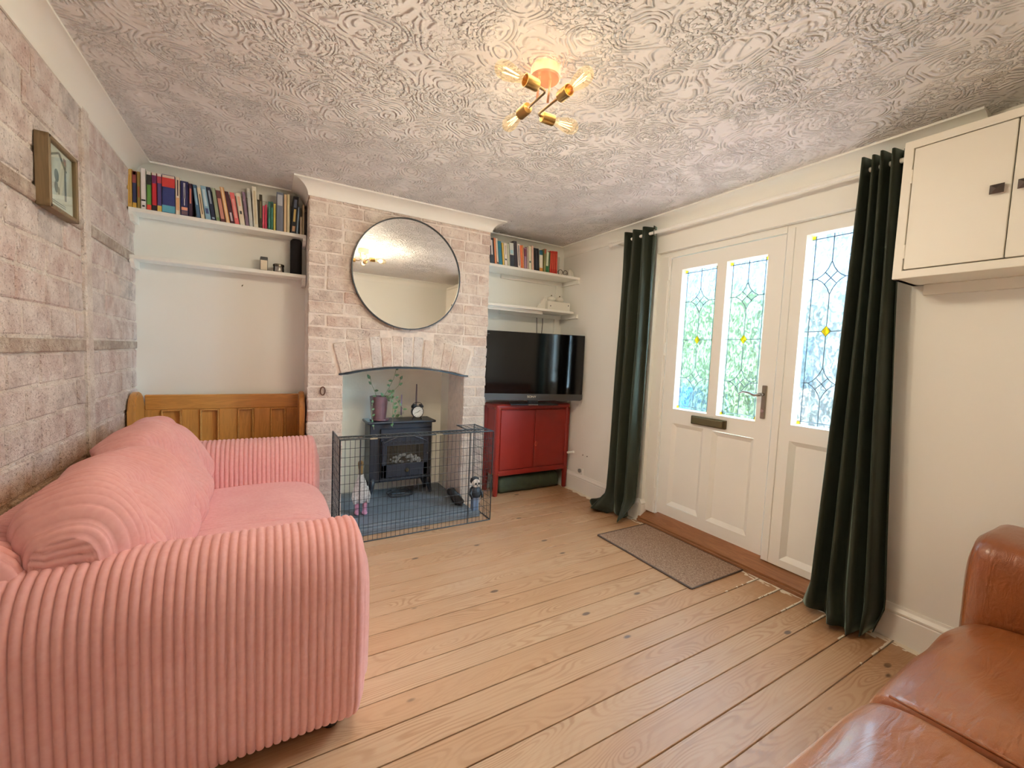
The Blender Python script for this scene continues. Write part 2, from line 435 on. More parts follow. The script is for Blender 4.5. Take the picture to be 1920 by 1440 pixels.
S('ceiling', box(-.1, W+.3, YR-.1, YB+.3, H, H+.08), ceiling_mat(), 'textured white plaster ceiling with swirled comb pattern', 'ceiling')
S('wall_back', box(-.1, C1+.02, YB, YB+.25, -.05, H).box(C2-.02, W+.3, YB, YB+.25, -.05, H), alcove_paint, 'smooth cream painted alcove walls either side of the chimney breast', 'wall')
S('wall_rear', box(-.1, W+.3, YR-.15, YR, -.05, H), wall_paint, 'plain cream wall seen only in the round mirror', 'wall')
OY0, OY1, OZ = .80, 2.25, 2.237
S('wall_right', box(W, W+.3, OY1, YB+.1, -.05, H).box(W, W+.3, YR-.1, OY0, -.05, H).box(W, W+.3, OY0, OY1, OZ, H), wall_paint, 'cream painted wall around the front door', 'wall')

# --- left wall: brick nogging in a limed timber frame
wl = S('wall_left', box(-.25, -.006, YR-.1, YB+.1, -.05, H), mortar_wall, 'bare pinkish brick wall in a pale timber frame behind the rose sofa', 'wall')
def brick(name, x0, x1, y0, y1, z0, z1, m, parent, bev=.005, jit=.0045):
    return box(x0, x1, y0, y1, z0, z1, bev=bev, jit=jit).build(name, m, parent)
def course_fill(a0, a1, lens, jt=.011):
    out = []; a = a0; i = random.randint(0, 3)
    while a < a1-.03:
        L = lens[i % len(lens)]*random.uniform(.93, 1.07); i += 1
        b = min(a+L, a1)
        if a1-b < .06: b = a1
        out.append((a, b-jt if b < a1 else a1)); a = b
    return out
PY0, PY1 = 2.583, 2.664
for z0, z1 in ((0, 1.285), (1.342, 1.848), (1.915, 2.43)):
    n = max(1, round((z1-z0)/.129)); ch = (z1-z0)/n
    for k in range(n):
        for (a, c) in ((YR, PY0-.012), (PY1+.012, YB)):
            sh = (.12 if (k % 2) else 0)
            for (p, q) in course_fill(a-sh if a < 0 else a, c, (.245, .25, .13 if a > 0 and k % 2 else .24)):
                p = max(p, a)
                if q-p < .03: continue
                brick('brick', -.05, random.uniform(-.003, .003), p, q, z0+k*ch+.005, z0+(k+1)*ch-.005, brick_wall, wl, .007, .004)
box(-.05, .012, PY0, PY1, 0, 2.43, bev=.006).build('timber_post', mortar_wall, wl)
for z0, z1 in ((1.287, 1.338), (1.852, 1.91)):
    box(-.05, .006, YR, PY0-.004, z0, z1, bev=.004, jit=.002).build('timber_rail', oak_rail, wl)
    box(-.05, .006, PY1+.004, YB, z0+.002, z1, bev=.004, jit=.002).build('timber_rail', oak_rail, wl)

# --- chimney breast with a shallow brick arch over the fireplace
AR, ACX, ACZ, ASP = 2.02, 1.7425, -.80, 1.163
LV = .238
def arc_z(x, r=AR): return ACZ+math.sqrt(max(0, r*r-(x-ACX)**2))
cb = B(); yb0 = YC+.0065
cb.box(C1+.004, RX0, yb0, YB, 0, ASP).box(RX1, C2-.004, yb0, YB, 0, ASP)
pts = [(C1+.004, yb0, ASP)]+[(RX0+(RX1-RX0)*i/16, yb0, arc_z(RX0+(RX1-RX0)*i/16)+.004) for i in range(17)]+[(C2-.004, yb0, ASP), (C2-.004, yb0, H), (C1+.004, yb0, H)]
cb.poly(pts, (0, .11, 0)); cb.box(C1+.004, C2-.004, yb0+.11, YB, 1.30, H)
cb.box(C1+.004, RX0, yb0+.11, YB, ASP, 1.3).box(RX1, C2-.004, yb0+.11, YB, ASP, 1.3)
ch = S('wall_chimney', cb, mortar, 'limewashed brick chimney breast with an arched fireplace opening', 'wall')
rl = B().box(RX0-.02, RX1+.02, RYB, RYB+.08, 0, 1.4).box(RX1, RX1+.06, YC+.10, RYB+.02, 0, 1.4).box(RX0-.06, RX0, YC+.10, RYB+.02, 0, 1.4).box(RX0-.02, RX1+.02, YC+.11, RYB, 1.30, 1.4)
rl.build('recess_lining', recess_paint, ch, label='cream limewashed lining of the fireplace recess')
CH = .0885
tan_a = math.tan(math.asin((RX1-RX0)/2/AR)+.012)
for k in range(28):
    z0 = k*CH; z1 = min(z0+CH, 2.425)
    if z0 >= 2.42: break
    zm = (z0+z1)/2
    if z1 <= ASP+.03: L, R_ = RX0, RX1
    else:
        ro = AR+LV+.012; half = (zm-ACZ)*tan_a
        if zm-ACZ < ro: half = min(half, math.sqrt(ro*ro-(zm-ACZ)**2)); L, R_ = ACX-half-.01, ACX+half+.01
        else: L = R_ = None
        if L is not None and R_-L < .1: L = R_ = None
    spans = [(C1, C2)] if L is None else [(C1, L), (R_, C2)]
    for (a, c) in spans:
        for (p, q) in course_fill(a, c, [(.245, .245, .12), (.125, .24, .235), (.24, .12, .24), (.12, .245, .24)][k % 4]):
            pale = p > RX1-.05 and z0 < 1.33
            brick('brick', p, q, YC+random.uniform(-.004, .004), YC+.07, z0+.005, z1-.005, brick_pale if pale else brick_fire, ch)
nv = 13; A0 = math.asin((RX1-RX0)/2/AR)+.006
for i in range(nv):
    a0 = -A0+2*A0*i/nv+.0022; a1 = -A0+2*A0*(i+1)/nv-.0022; ro = AR+LV+random.uniform(-.012, .012); ri = AR+.006+random.uniform(-.004, .004)
    dy = random.uniform(-.012, .002)
    P4 = [(ACX+r*math.sin(a), YC+dy, ACZ+r*math.cos(a)) for a, r in ((a0, ri), (a1, ri), (a1, ro), (a0, ro))]
    b = B().poly(P4, (0, .10, 0)); bmesh.ops.bevel(b.bm, geom=list(b.bm.edges), offset=.005, segments=1, affect='EDGES')
    b.build('arch_brick', brick_pale if i in (3, 6, 7) else brick_fire, ch)
lb = B()
for i in range(18):
    x0 = RX0-.03+(RX1-RX0+.06)*i/18; x1 = RX0-.03+(RX1-RX0+.06)*(i+1)/18
    zz = lambda x: arc_z(x) if RX0 < x < RX1 else ASP-.002
    lb.poly([(x0, YC-.012, zz(x0)-.012), (x1, YC-.012, zz(x1)-.012), (x1, YC-.012, zz(x1)), (x0, YC-.012, zz(x0))], (0, .12, 0))
lb.build('iron_lintel', black_metal, ch, label='thin black iron strip under the arch')
hk = B(); hc = at(605, 733, y=YC-.006)
hk.tube([hc+Vector((math.cos(t)*.016, -.004, math.sin(t)*.03)) for t in [PI*2*i/14 for i in range(14)]], .005, 6, closed=True)
setp(hk.build('iron_ring', M('rusty_iron', (96, 58, 34), .7, var=.3, vs=60)), 'small rusty iron ring hanging on the brick pier', 'ring')

# --- hearth
hb = B().box(1.19, RX1-.004, 2.895, RYB-.004, .0, .062, bev=.008)
he = thing('hearth', 'blue-grey slate hearth under the black stove', 'hearth', (1.72, 3.2, 0))
hb.build('slate_slab', slate_m, he)
box(1.19, 2.30, 2.862, 2.892, .0, .05, bev=.006).build('slate_kerb', slate_m, he)

# --- coving round the ceiling, one mitred length per wall
def coving(n, corners, i, p=.0955, d=.091, label=''):
    A, Bc = Vector(corners[i]), Vector(corners[i+1])
    nrm = lambda a, b: Vector((b[1]-a[1], -(b[0]-a[0]))).normalized()
    n1 = nrm(corners[i], corners[i+1])
    na = nrm(corners[i-1], corners[i]) if i else Vector((0, 0)); nb = nrm(corners[i+1], corners[i+2]) if i+2 < len(corners) else Vector((0, 0))
    prof = [(0, 0), (0, -d), (.008, -d)]
    for j in range(11):
        t = PI/2*j/10; prof.append((p-(p-.008)*math.cos(t), -d+(d-.010)*math.sin(t)))
    prof += [(p+.006, -.010), (p+.006, 0)]
    b = B()
    va = [b.bm.verts.new((A.x+o*(n1+na).x, A.y+o*(n1+na).y, H+z)) for o, z in prof]
    vb = [b.bm.verts.new((Bc.x+o*(n1+nb).x, Bc.y+o*(n1+nb).y, H+z)) for o, z in prof]
    for j in range(len(prof)):
        k = (j+1) % len(prof); b.bm.faces.new((va[j], va[k], vb[k], vb[j]))
    b.bm.faces.new(va[::-1]); b.bm.faces.new(vb)
    return S('trim_%d' % n, b, white_gloss, label, 'coving', smooth=True, angle=.6)
cor = [(W, YR), (0, YR), (0, YB), (C1, YB), (C1, YC), (C2, YC), (C2, YB), (W, YB), (W, .42)]
cl = ['plain coving on the wall behind the camera', 'white coving above the bare brick wall', 'white coving above the left alcove bookshelf', 'short coving return on the left side of the chimney', 'white coving across the front of the chimney breast',
      'short coving return on the right side of the chimney', 'white coving above the right alcove shelves', 'long white coving above the front door ending at the wall cupboard']
for i in range(8): coving(i+1, cor, i, label=cl[i])

# --- skirting on the door wall
def skirting(name, y0, y1, label, x=W, ret=None):
    prof = [(0, 0), (-.022, 0), (-.022, .13), (-.018, .136), (-.024, .142), (-.024, .15), (-.012, .166), (-.008, .178), (0, .178)]
    b = B().poly([(x+o, y0, z) for o, z in prof], (0, y1-y0, 0))
    if ret: b.poly([(W-.02, ret+o, z) for o, z in prof], (.07, 0, 0))
    return S(name, b, white_gloss, label, 'skirting')
skirting('baseboard_right', OY1+.002, YB, 'white moulded skirting between the alcove and the front door', ret=OY1+.002)
skirting('baseboard_far_right', YR, OY0+.02, 'white moulded skirting between the right curtain and leather sofa')

# --- front door, glazed side light and sill
def prism_yz(b, y0, y1, z0, z1, x0, x1, bev=0): b.box(x0, x1, y0, y1, z0, z1, bev=bev)
door = thing('door_1', 'white front door with two leaded glass panes and a bronze letter plate', 'door', (3.6, 1.7, .1), kind='structure')
side = thing('window_1', 'white glazed side panel beside the front door, partly behind the curtain', 'window', (3.6, 1.0, .1), kind='structure')
XD = 3.57
f = B().box(XD-.01, XD+.07, 2.135, OY1, .09, OZ).box(XD-.01, XD+.07, 1.262, 2.135, 2.185, OZ)
f.box(XD-.018, XD-.008, 2.15, OY1, .09, 2.2, bev=.003)
f.build('door_frame', upvc, door)
leaf = B(); D0, D1, E0, E1 = 1.268, 2.13, .108, 2.18
GL = (1.728, 2.028, .982, 2.078); GR = (1.372, 1.655, .982, 2.078); PLw = (1.748, 2.030, .200, .868); PRw = (1.372, 1.676, .195, .862)
for y0, y1, z0, z1 in ((D0, 1.372, E0, E1), (2.03, D1, E0, E1), (1.372, 2.03, 2.078, E1), (1.372, 2.03, .868, .982), (1.372, 2.03, E0, .195), (1.655, 1.73, .982, 2.078), (1.676, 1.748, .195, .868)):
    leaf.box(XD, XD+.06, y0, y1, z0, z1)
leaf.build('door_leaf', upvc, door)
def bevel_frame(b, r, wd, xa, xb):
    y0, y1, z0, z1 = r
    o = [(xa, y0, z0), (xa, y1, z0), (xa, y1, z1), (xa, y0, z1)]; q = [(xb, y0+wd, z0+wd), (xb, y1-wd, z0+wd), (xb, y1-wd, z1-wd), (xb, y0+wd, z1-wd)]
    b.quads(o+q, [(i, (i+1) % 4, 4+(i+1) % 4, 4+i) for i in range(4)]); return b
for r in (PLw, PRw):
    b = bevel_frame(B(), r, .03, XD+.001, XD+.022); b.box(XD+.022, XD+.045, r[0], r[1], r[2], r[3]); b.build('door_panel', upvc, door)
for r in (GL, GR): bevel_frame(B(), r, .010, XD-.004, XD+.028).build('glazing_bead', upvc, door)
# side light
sd = B(); SG = (.897, 1.142, .995, 2.148); SP = (.90, 1.15, .135, .895)
for y0, y1, z0, z1 in ((1.15, 1.262, .09, OZ), (OY0, .897, .09, OZ), (.897, 1.15, 2.148, OZ), (.897, 1.15, .895, .995), (.897, 1.15, .09, .135)):
    sd.box(XD-.004, XD+.06, y0, y1, z0, z1)
sd.box(XD-.012, XD-.003, 1.215, 1.258, .095, 2.21, bev=.002)
sd.build('window_frame', upvc, side)
b = bevel_frame(B(), SP, .03, XD-.003, XD+.022); b.box(XD+.022, XD+.045, SP[0], SP[1], SP[2], SP[3]); b.build('lower_panel', upvc, side)
bevel_frame(B(), SG, .010, XD-.008, XD+.028).build('glazing_bead', upvc, side)
lead = M('lead_came', (62, 66, 70), .5, .5, var=.05)
def leaded(parent, r):
    y0, y1, z0, z1 = r; x = XD+.032; yc, zc = (y0+y1)/2, (z0+z1)/2; h = z1-z0; wd = y1-y0
    pane = box(x, x+.004, y0, y1, z0, z1).build('glass_pane', glass_m, parent)
    b = B()
    def ln(*p, t=.0028):
        b.tube([(x-.001, q[0], q[1]) for q in p], t, 4)
    i = .028
    ln((y0+i, z0), (y0+i, z1)); ln((y1-i, z0), (y1-i, z1)); ln((y0, z0+i), (y1, z0+i)); ln((y0, z1-i), (y1, z1-i))
    dz = .27*h; th, tw = .088*h*.95, min(.3*wd, .078); kx, kz = tw*.42, th*.36
    for s in (-1, 1):
        c = zc+s*dz
        for (e, g) in (((0, th), (kx, kz)), ((0, th), (-kx, kz)), ((0, -th), (kx, -kz)), ((0, -th), (-kx, -kz)), ((tw, 0), (kx, kz)), ((tw, 0), (kx, -kz)), ((-tw, 0), (-kx, kz)), ((-tw, 0), (-kx, -kz))):
            ln((yc+e[0], c+e[1]), (yc+e[0]*.45+g[0]*.45, c+e[1]*.45+g[1]*.5), (yc+g[0], c+g[1]))
        ln((yc-kx, c-kz), (yc+kx, c+kz)); ln((yc-kx, c+kz), (yc+kx, c-kz))
        ln((y0, c), (yc-tw, c)); ln((yc+tw, c), (y1, c)); ln((yc, c+s*th), (yc, zc+s*(h/2)))
        ln((yc, c-s*th), (yc, zc+s*.03))
    ln((y0, zc), (yc-.024, zc)); ln((yc+.024, zc), (y1, zc))
    ln((yc-.024, zc), (yc, zc+.032), (yc+.024, zc), (yc, zc-.032), (yc-.024, zc))
    b.build('lead_came', lead, pane, label='dark lead lines in a diamond pattern')
    for (a, c) in ((y0, z0), (y1-i, z0), (y0, z1-i), (y1-i, z1-i)):
        box(x-.003, x-.001, a+.001, a+i-.002, c+.002, c+i-.002).build('amber_square', amber_m, pane)
    B().poly([(x-.003, yc-.022, zc), (x-.003, yc, zc+.03), (x-.003, yc+.022, zc), (x-.003, yc, zc-.03)], (.002, 0, 0)).build('amber_diamond', amber_m, pane)
leaded(door, GL); leaded(door, GR); leaded(side, SG)
lp = box(XD-.022, XD+.002, 1.567, 1.846, .893, .957, bev=.004).build('letter_plate', dark_brass, door)
box(XD-.027, XD-.021, 1.585, 1.832, .902, .948, bev=.003).build('letter_flap', M('letter_flap_bronze', (128, 112, 78), .3, .9), lp)
hp = box(XD-.014, XD+.002, 1.308, 1.338, 1.008, 1.226, bev=.004).build('handle_plate', M('handle_pewter', (150, 136, 118), .3, 1), door)
hb_ = B().tube([(XD-.012, 1.326, 1.168), (XD-.05, 1.328, 1.168)], .011, 10)
hb_.tube([(XD-.05, 1.322, 1.168), (XD-.052, 1.36, 1.158), (XD-.05, 1.40, 1.172), (XD-.05, 1.44, 1.176), (XD-.05, 1.472, 1.160)], [.012, .010, .008, .007, .005], 8)
hb_.build('door_lever', chrome, hp, smooth=True)
B().lathe([(.011, 0), (.011, .006)], 14, Matrix.Translation((XD-.018, 1.323, 1.06)) @ Matrix.Rotation(PI/2, 4, 'Y')).build('key_cylinder', chrome, hp)
for z in (2.06, 1.455, .83, .255):
    hg = B().box(XD-.018, XD-.004, 2.128, 2.15, z-.05, z+.05, bev=.003).tube([(XD-.02, 2.139, z-.052), (XD-.02, 2.139, z+.052)], .008, 10)
    hg.build('hinge', upvc, door)
sl = B().poly([(3.49, OY0, 0), (3.49, OY0, .036), (3.505, OY0, .046), (3.60, OY0, .098), (3.66, OY0, .098), (3.66, OY0, 0)], (0, OY1-OY0, 0))
sl.box(3.478, 3.49, OY0, OY1, 0, .022, bev=.002)
S('trim_9', sl, sill_wood, 'brown wooden sill along the foot of the front door', 'sill')
rv = B().box(W-.002, XD, OY1-.004, OY1+.0, .1, OZ).box(W, W+.3, OY0, OY1, OZ-.006, OZ)
S('trim_10', rv, white_gloss, 'white painted reveal around the front door opening', 'reveal')

# ================================================================== OUTSIDE the door
S('floor_outside', box(W+.3, 14, -6, 12, -.2, -.06), M('brick_paving', (126, 92, 82), .85, var=.2, vs=9, bump=.5, bs=12), 'pinkish paved path outside the front door', 'paving')
rnd = random.Random(3)
def hedge(x0, x1, y0, y1, z1, n, label, col):
    t = thing('hedge', label, 'hedge', ((x0+x1)/2, (y0+y1)/2, -.06))
    b = B(); g = 14
    b.box(x0, x1, y0, y1, -.06, z1)
    bmesh.ops.subdivide_edges(b.bm, edges=list(b.bm.edges), cuts=g, use_grid_fill=True)
    for v in b.bm.verts: v.co += Vector((noise.noise(v.co*2.3), noise.noise(v.co*2.3+Vector((9, 0, 0))), noise.noise(v.co*2.3+Vector((0, 9, 0)))))*.16
    b.build('foliage_mass', M('hedge_core_%d' % col[0], tuple(c*.7 for c in col), .9, var=.2), t, smooth=True)
    b = B()
    for _ in range(n):
        p = Vector((x0-.08+rnd.random()*.25, rnd.uniform(y0, y1), rnd.uniform(0, z1+.12))); s = rnd.uniform(.03, .06)
        u = Vector((rnd.gauss(0, 1), rnd.gauss(0, 1), rnd.gauss(0, 1))).normalized(); v = u.orthogonal().normalized()
        b.quads([p-u*s, p-v*s*.45, p+u*s, p+v*s*.45], [(0, 1, 2, 3)])
    b.build('leaves', M('hedge_leaf_%d' % col[0], col, .5, var=.3, vs=14), t, kind='stuff')
hedge(6.6, 7.5, 3.25, 9.5, 2.45, 3000, 'green leafy hedge seen through the left door panes', (46, 62, 8))
hedge(7.75, 8.5, -.6, 3.0, 2.5, 1400, 'grey-green leafy shrub seen through the side panel', (92, 92, 86))
hs = thing('house', 'white rendered house across the path with a grey roof', 'house', (11, 4, -.06))
box(9.4, 12, -1.5, 8.5, -.06, 2.55).build('house_wall', M('white_render', (170, 170, 170), .8, var=.02), hs)
B().poly([(9.0, -1.8, 2.5), (12.4, -1.8, 2.5), (10.7, -1.8, 4.2)], (0, 10.6, 0)).build('house_roof', M('dark_slate_roof', (46, 52, 62), .7), hs)
for yy in (.4, 3.0, 5.6):
    wn = box(9.36, 9.41, yy, yy+1.1, .9, 2.0).build('house_window', white_gloss, hs); box(9.34, 9.365, yy+.08, yy+1.02, .98, 1.92).build('window_glass', M('far_glass', (90, 110, 130), .1, var=0), wn)
bn = thing('wheelie_bin', 'blue wheeled bin standing in front of the hedge outside', 'bin', (5.9, 4.1, -.06))
B().poly([(5.68, 3.85, .02), (6.12, 3.85, .02), (6.2, 3.85, .92), (5.6, 3.85, .92)], (0, .55, 0)).build('bin_body', M('blue_plastic', (20, 72, 118), .4, var=.03), bn)
box(5.56, 6.24, 3.81, 4.44, .92, .99, bev=.02).build('bin_lid', M('blue_plastic', (20, 72, 118)), bn)
for yy in (3.9, 4.32): B().lathe([(.1, 0), (.1, .05)], 14, Matrix.Translation((6.1, yy, .04)) @ Matrix.Rotation(PI/2, 4, 'X')).build('wheel', black_plastic, bn)

# ================================================================== ROSE CORDUROY SOFA
sofa = thing('sofa', 'rose pink corduroy two-seat sofa against the bare brick wall', 'sofa', (.55, 2.17, 0))
def arm_prof(y0, y1, top):
    m = (y0+y1)/2
    return smooth_poly([(y0+.014, .028), (y0-.004, .30), (y0-.006, .52), (y0+.004, top-.09), (y0+.06, top), (m, top+.012), (y1-.06, top), (y1, top-.09), (y1-.004, .42), (y1-.03, .26), (y1-.03, .028)], 2)
loft(arm_prof(1.225, 1.50, .715), .07, 1.065, 'x', npr=64, er=.045).build('arm', cord_m, sofa, smooth=True)
loft(arm_prof(2.86, 3.125, .715), .07, 1.065, 'x', npr=56, er=.045).build('arm', cord_m, sofa, smooth=True)
loft(smooth_poly([(.035, .08), (.035, .70), (.05, .79), (.12, .81), (.20, .76), (.25, .5), (.27, .08)], 2), 1.30, 3.05, 'y', npr=40, er=.03).build('back', cord_m, sofa, smooth=True)
loft(smooth_poly([(.15, .06), (.15, .30), (1.02, .30), (1.045, .27), (1.045, .08), (1.03, .05)], 1), 1.40, 2.95, 'y', npr=40, er=.02).build('base', cord_m, sofa, smooth=True)
def soft(amp, sc_, off, fold=0):
    def f(v):
        q = v*sc_+Vector((off, off*2, 0))
        d = Vector((noise.noise(q), .4*noise.noise(q+Vector((7, 3, 1))), noise.noise(q+Vector((1, 8, 5)))))*amp
        if fold: k = (1-abs(noise.noise(q*.8+Vector((3, 3, 3)))))**4*fold; d += Vector((-k, 0, -k*.6))
        return v+d
    return f
def seat_prof(dz=0):
    return smooth_poly([(.28, .30+dz), (.28, .44+dz), (.34, .462+dz), (.6, .478+dz), (.95, .470+dz), (1.055, .43+dz), (1.085, .36+dz), (1.065, .29+dz), (.95, .285+dz)], 2)
pill = lambda n, e: (lambda t: (1-abs(2*t-1)**n)**e if abs(2*t-1) < 1 else 0.02)
seatb = lambda t: 1-.10*abs(2*t-1)**6
loft(seat_prof(), 1.485, 2.165, 'y', npr=64, er=.03, amp=.008, bulge=seatb, disp=soft(.010, 3, 2)).build('seat_cushion', cord_m, sofa, smooth=True)
loft(seat_prof(-.004), 2.175, 2.865, 'y', npr=64, er=.03, amp=.008, bulge=seatb, disp=soft(.010, 3, 5)).build('seat_cushion', cord_m, sofa, smooth=True)
def cush_prof(cx, cz, hl, ht, ang):
    def f(t):
        a = 2*PI*t; n = .72
        u = math.copysign(abs(math.cos(a))**n, math.cos(a))*hl; v = math.copysign(abs(math.sin(a))**n, math.sin(a))*ht
        return (cx-u*math.sin(ang)+v*math.cos(ang), cz+u*math.cos(ang)+v*math.sin(ang))
    return f
cb_ = lambda t: max(.62, max(0, 1-abs(2*t-1)**7)**.34)
loft(cush_prof(.325, .675, .255, .150, .42), 1.34, 2.19, 'y', npr=84, er=.015, amp=.010, bulge=cb_, disp=soft(.034, 4.2, 1, .03), capring=40, plaincap=True).build('back_cushion', cord_m, sofa, smooth=True)
loft(cush_prof(.315, .680, .260, .140, .46), 2.12, 2.88, 'y', npr=84, er=.015, amp=.010, bulge=cb_, disp=soft(.034, 4.2, 6, .03), capring=40, plaincap=True).build('back_cushion', cord_m, sofa, smooth=True)
for (x, y_) in ((.96, 1.33), (.96, 3.02), (.15, 1.31), (.15, 3.04)):
    B().lathe([(.026, 0), (.03, .04)], 12, Matrix.Translation((x, y_, 0))).build('foot', M('dark_wood_foot', (40, 24, 18), .5), sofa)

# ================================================================== PINE SETTLE in the left alcove
st = thing('settle', 'honey pine settle with panelled back behind the rose sofa', 'bench', (.51, 3.35, 0))
box(.05, 1.0, 3.448, 3.478, .878, .982, bev=.005).build('top_rail', pine_x, st)
box(.05, 1.0, 3.448, 3.478, .44, .52, bev=.004).build('lower_rail', pine_x, st)
edges = [.05, .134, .247, .350, .463, .574, .677, .784, .887, 1.0]
for a in range(0, 10, 2):
    box(edges[a], edges[a+1], 3.448, 3.478, .52, .878, bev=.003).build('stile', pine_z, st)
for a in range(1, 9, 2):
    x0, x1 = edges[a], edges[a+1]
    p = box(x0, x1, 3.462, 3.472, .52, .878).build('panel', pine_z, st)
    mb = B().box(x0, x0+.011, 3.440, 3.464, .52, .878, bev=.003).box(x1-.011, x1, 3.440, 3.464, .52, .878, bev=.003).box(x0, x1, 3.440, 3.464, .867, .878, bev=.003)
    mb.build('moulding', pine_y, p)
box(.05, 1.0, 3.17, 3.462, .415, .44, bev=.005).build('seat', pine_x, st)
box(.05, 1.0, 3.20, 3.222, .10, .415, bev=.003).build('seat_front', pine_x, st)
for x0, x1 in ((.010, .050), (.968, 1.004)):
    pr_ = [(3.20, 0), (3.20, .60), (3.225, .66), (3.215, .80)]+[(3.33+.115*math.cos(PI-PI*i/12), .90+.115*math.sin(PI*i/12)) for i in range(13)]+[(3.485, .9), (3.485, 0)]
    b = B().poly([(x0, a, z) for a, z in pr_], (x1-x0, 0, 0)); bmesh.ops.bevel(b.bm, geom=list(b.bm.edges), offset=.007, segments=2, affect='EDGES', clamp_overlap=True)
    b.build('end_panel', pine_z, st, smooth=True, angle=.7)

# ================================================================== SHELVES
ZL1, ZL2, ZR1, ZR2 = 2.182, 1.888, 2.172, 1.821
YL, YRs = 3.36, 3.225
def shelf(label, x0, x1, y0, z, th, battens):
    t = thing('alcove_shelf', label, 'shelf', ((x0+x1)/2, (y0+YB)/2, z-th))
    box(x0, x1, y0, YB-.001, z-th, z, bev=.002).build('shelf_board', white_gloss, t)
    for bt in battens: bt.build('batten', white_gloss, t)
    return t
def side_batten(x0, x1, y0, z): return B().poly([(x0, y0+.005, z), (x0, y0+.005, z-.018), (x0, y0+.045, z-.052), (x0, YB-.001, z-.052), (x0, YB-.001, z)], (x1-x0, 0, 0))
shelf('white upper shelf full of books in the left alcove', .002, C1-.002, YL, ZL1, .024, [side_batten(.002, .024, YL, ZL1-.024), side_batten(C1-.024, C1-.002, YL, ZL1-.024)])
shelf('white lower shelf with a black speaker in the left alcove', .002, C1-.002, YL, ZL2, .024, [side_batten(.002, .024, YL, ZL2-.024), side_batten(C1-.024, C1-.002, YL, ZL2-.024)])
def rbat(z): return [box(W-.026, W-.001, YRs+.0, YB-.001, z-.065, z-.024, bev=.002), box(C2+.3, W-.026, YB-.024, YB-.001, z-.065, z-.024), box(W-.10, W-.04, YB-.020, YB-.001, z-.325, z-.065)]
shelf('white upper shelf full of books in the right alcove', C2+.002, W-.001, YRs, ZR1, .024, rbat(ZR1))
s2 = shelf('white lower shelf holding a white box in the right alcove', C2+.002, W-.06, YRs, ZR2, .022, rbat(ZR2)+[box(C2+.01, 3.12, YRs+.06, YRs+.075, ZR2-.05, ZR2-.022)])
up = box(W-.075, W-.03, YB-.02, YB-.001, ZR1+.0, ZR1+.24).build('shelf_upright', white_gloss, None, label='short white upright batten in the corner above the right bookshelf', cat='batten')

# ================================================================== BOOKS
# (base x0, base x1, top centre x, top y) in photo pixels, colour, colour bands (from, to, colour), label
def books(rows, yplane, base_line, zbase, depth, group):
    pv = None; side_ = group.split()[3]
    for (x0, x1, xt, yt, col, bands, label) in rows:
        if len(label.split()) < 6: label += ' on the %s shelf' % side_
        A = at(x0, base_line(x0), y=yplane).x; C = at(x1, base_line(x1), y=yplane).x; xm = (x0+x1)/2
        T = at(xt, yt, y=yplane); hgt = max(.08, T.z-zbase); lean = T.x-(A+C)/2
        if abs(lean) < .012: lean = 0
        A += .0008; C -= .0008
        if pv:
            A = max(A, pv[0]+.0008); hm = min(hgt, pv[2]); lean = max(lean, (pv[0]+pv[1]*hm-A+.0008)/hm*hgt)
        pv = (C, lean/hgt, hgt)
        d = depth*random.uniform(.88, 1); y1 = yplane+d; n = (label.split(' book')[0])
        t = thing('book', label, 'book', ((A+C)/2, (yplane+y1)/2, zbase), group=group)
        sh = Matrix(((1, 0, lean/hgt, 0), (0, 1, 0, 0), (0, 0, 1, 0), (0, 0, 0, 1)))
        org = Matrix.Translation(((A+C)/2, yplane, zbase)) @ sh
        w2 = (C-A)/2
        th = min(.0022, w2*.3)
        m = plain(col)
        cv = B().box(-w2, -w2+th, 0, d, 0, hgt, mx=org).box(w2-th, w2, 0, d, 0, hgt, mx=org).box(-w2, w2, 0, .003, 0, hgt, bev=.0008, mx=org)
        cv.build('cover', m, t)
        box(-w2+th, w2-th, .003, d-.004, .002, hgt-.003, mx=org).build('pages', M('book_pages', (226, 214, 190), .9, var=.03), t)
        for (f0, f1, bc, wf) in bands:
            box(-w2*wf, w2*wf, -.0006, .0012, hgt*f0, hgt*f1, mx=org).build('spine_band', plain(bc), t)
TXT = (.97)
c4 = lambda c: 230+c*.09896
r4 = lambda c: 300+c*.09896
c5 = lambda c: 400+c*.13889
r5 = lambda c: 340+c*.13889
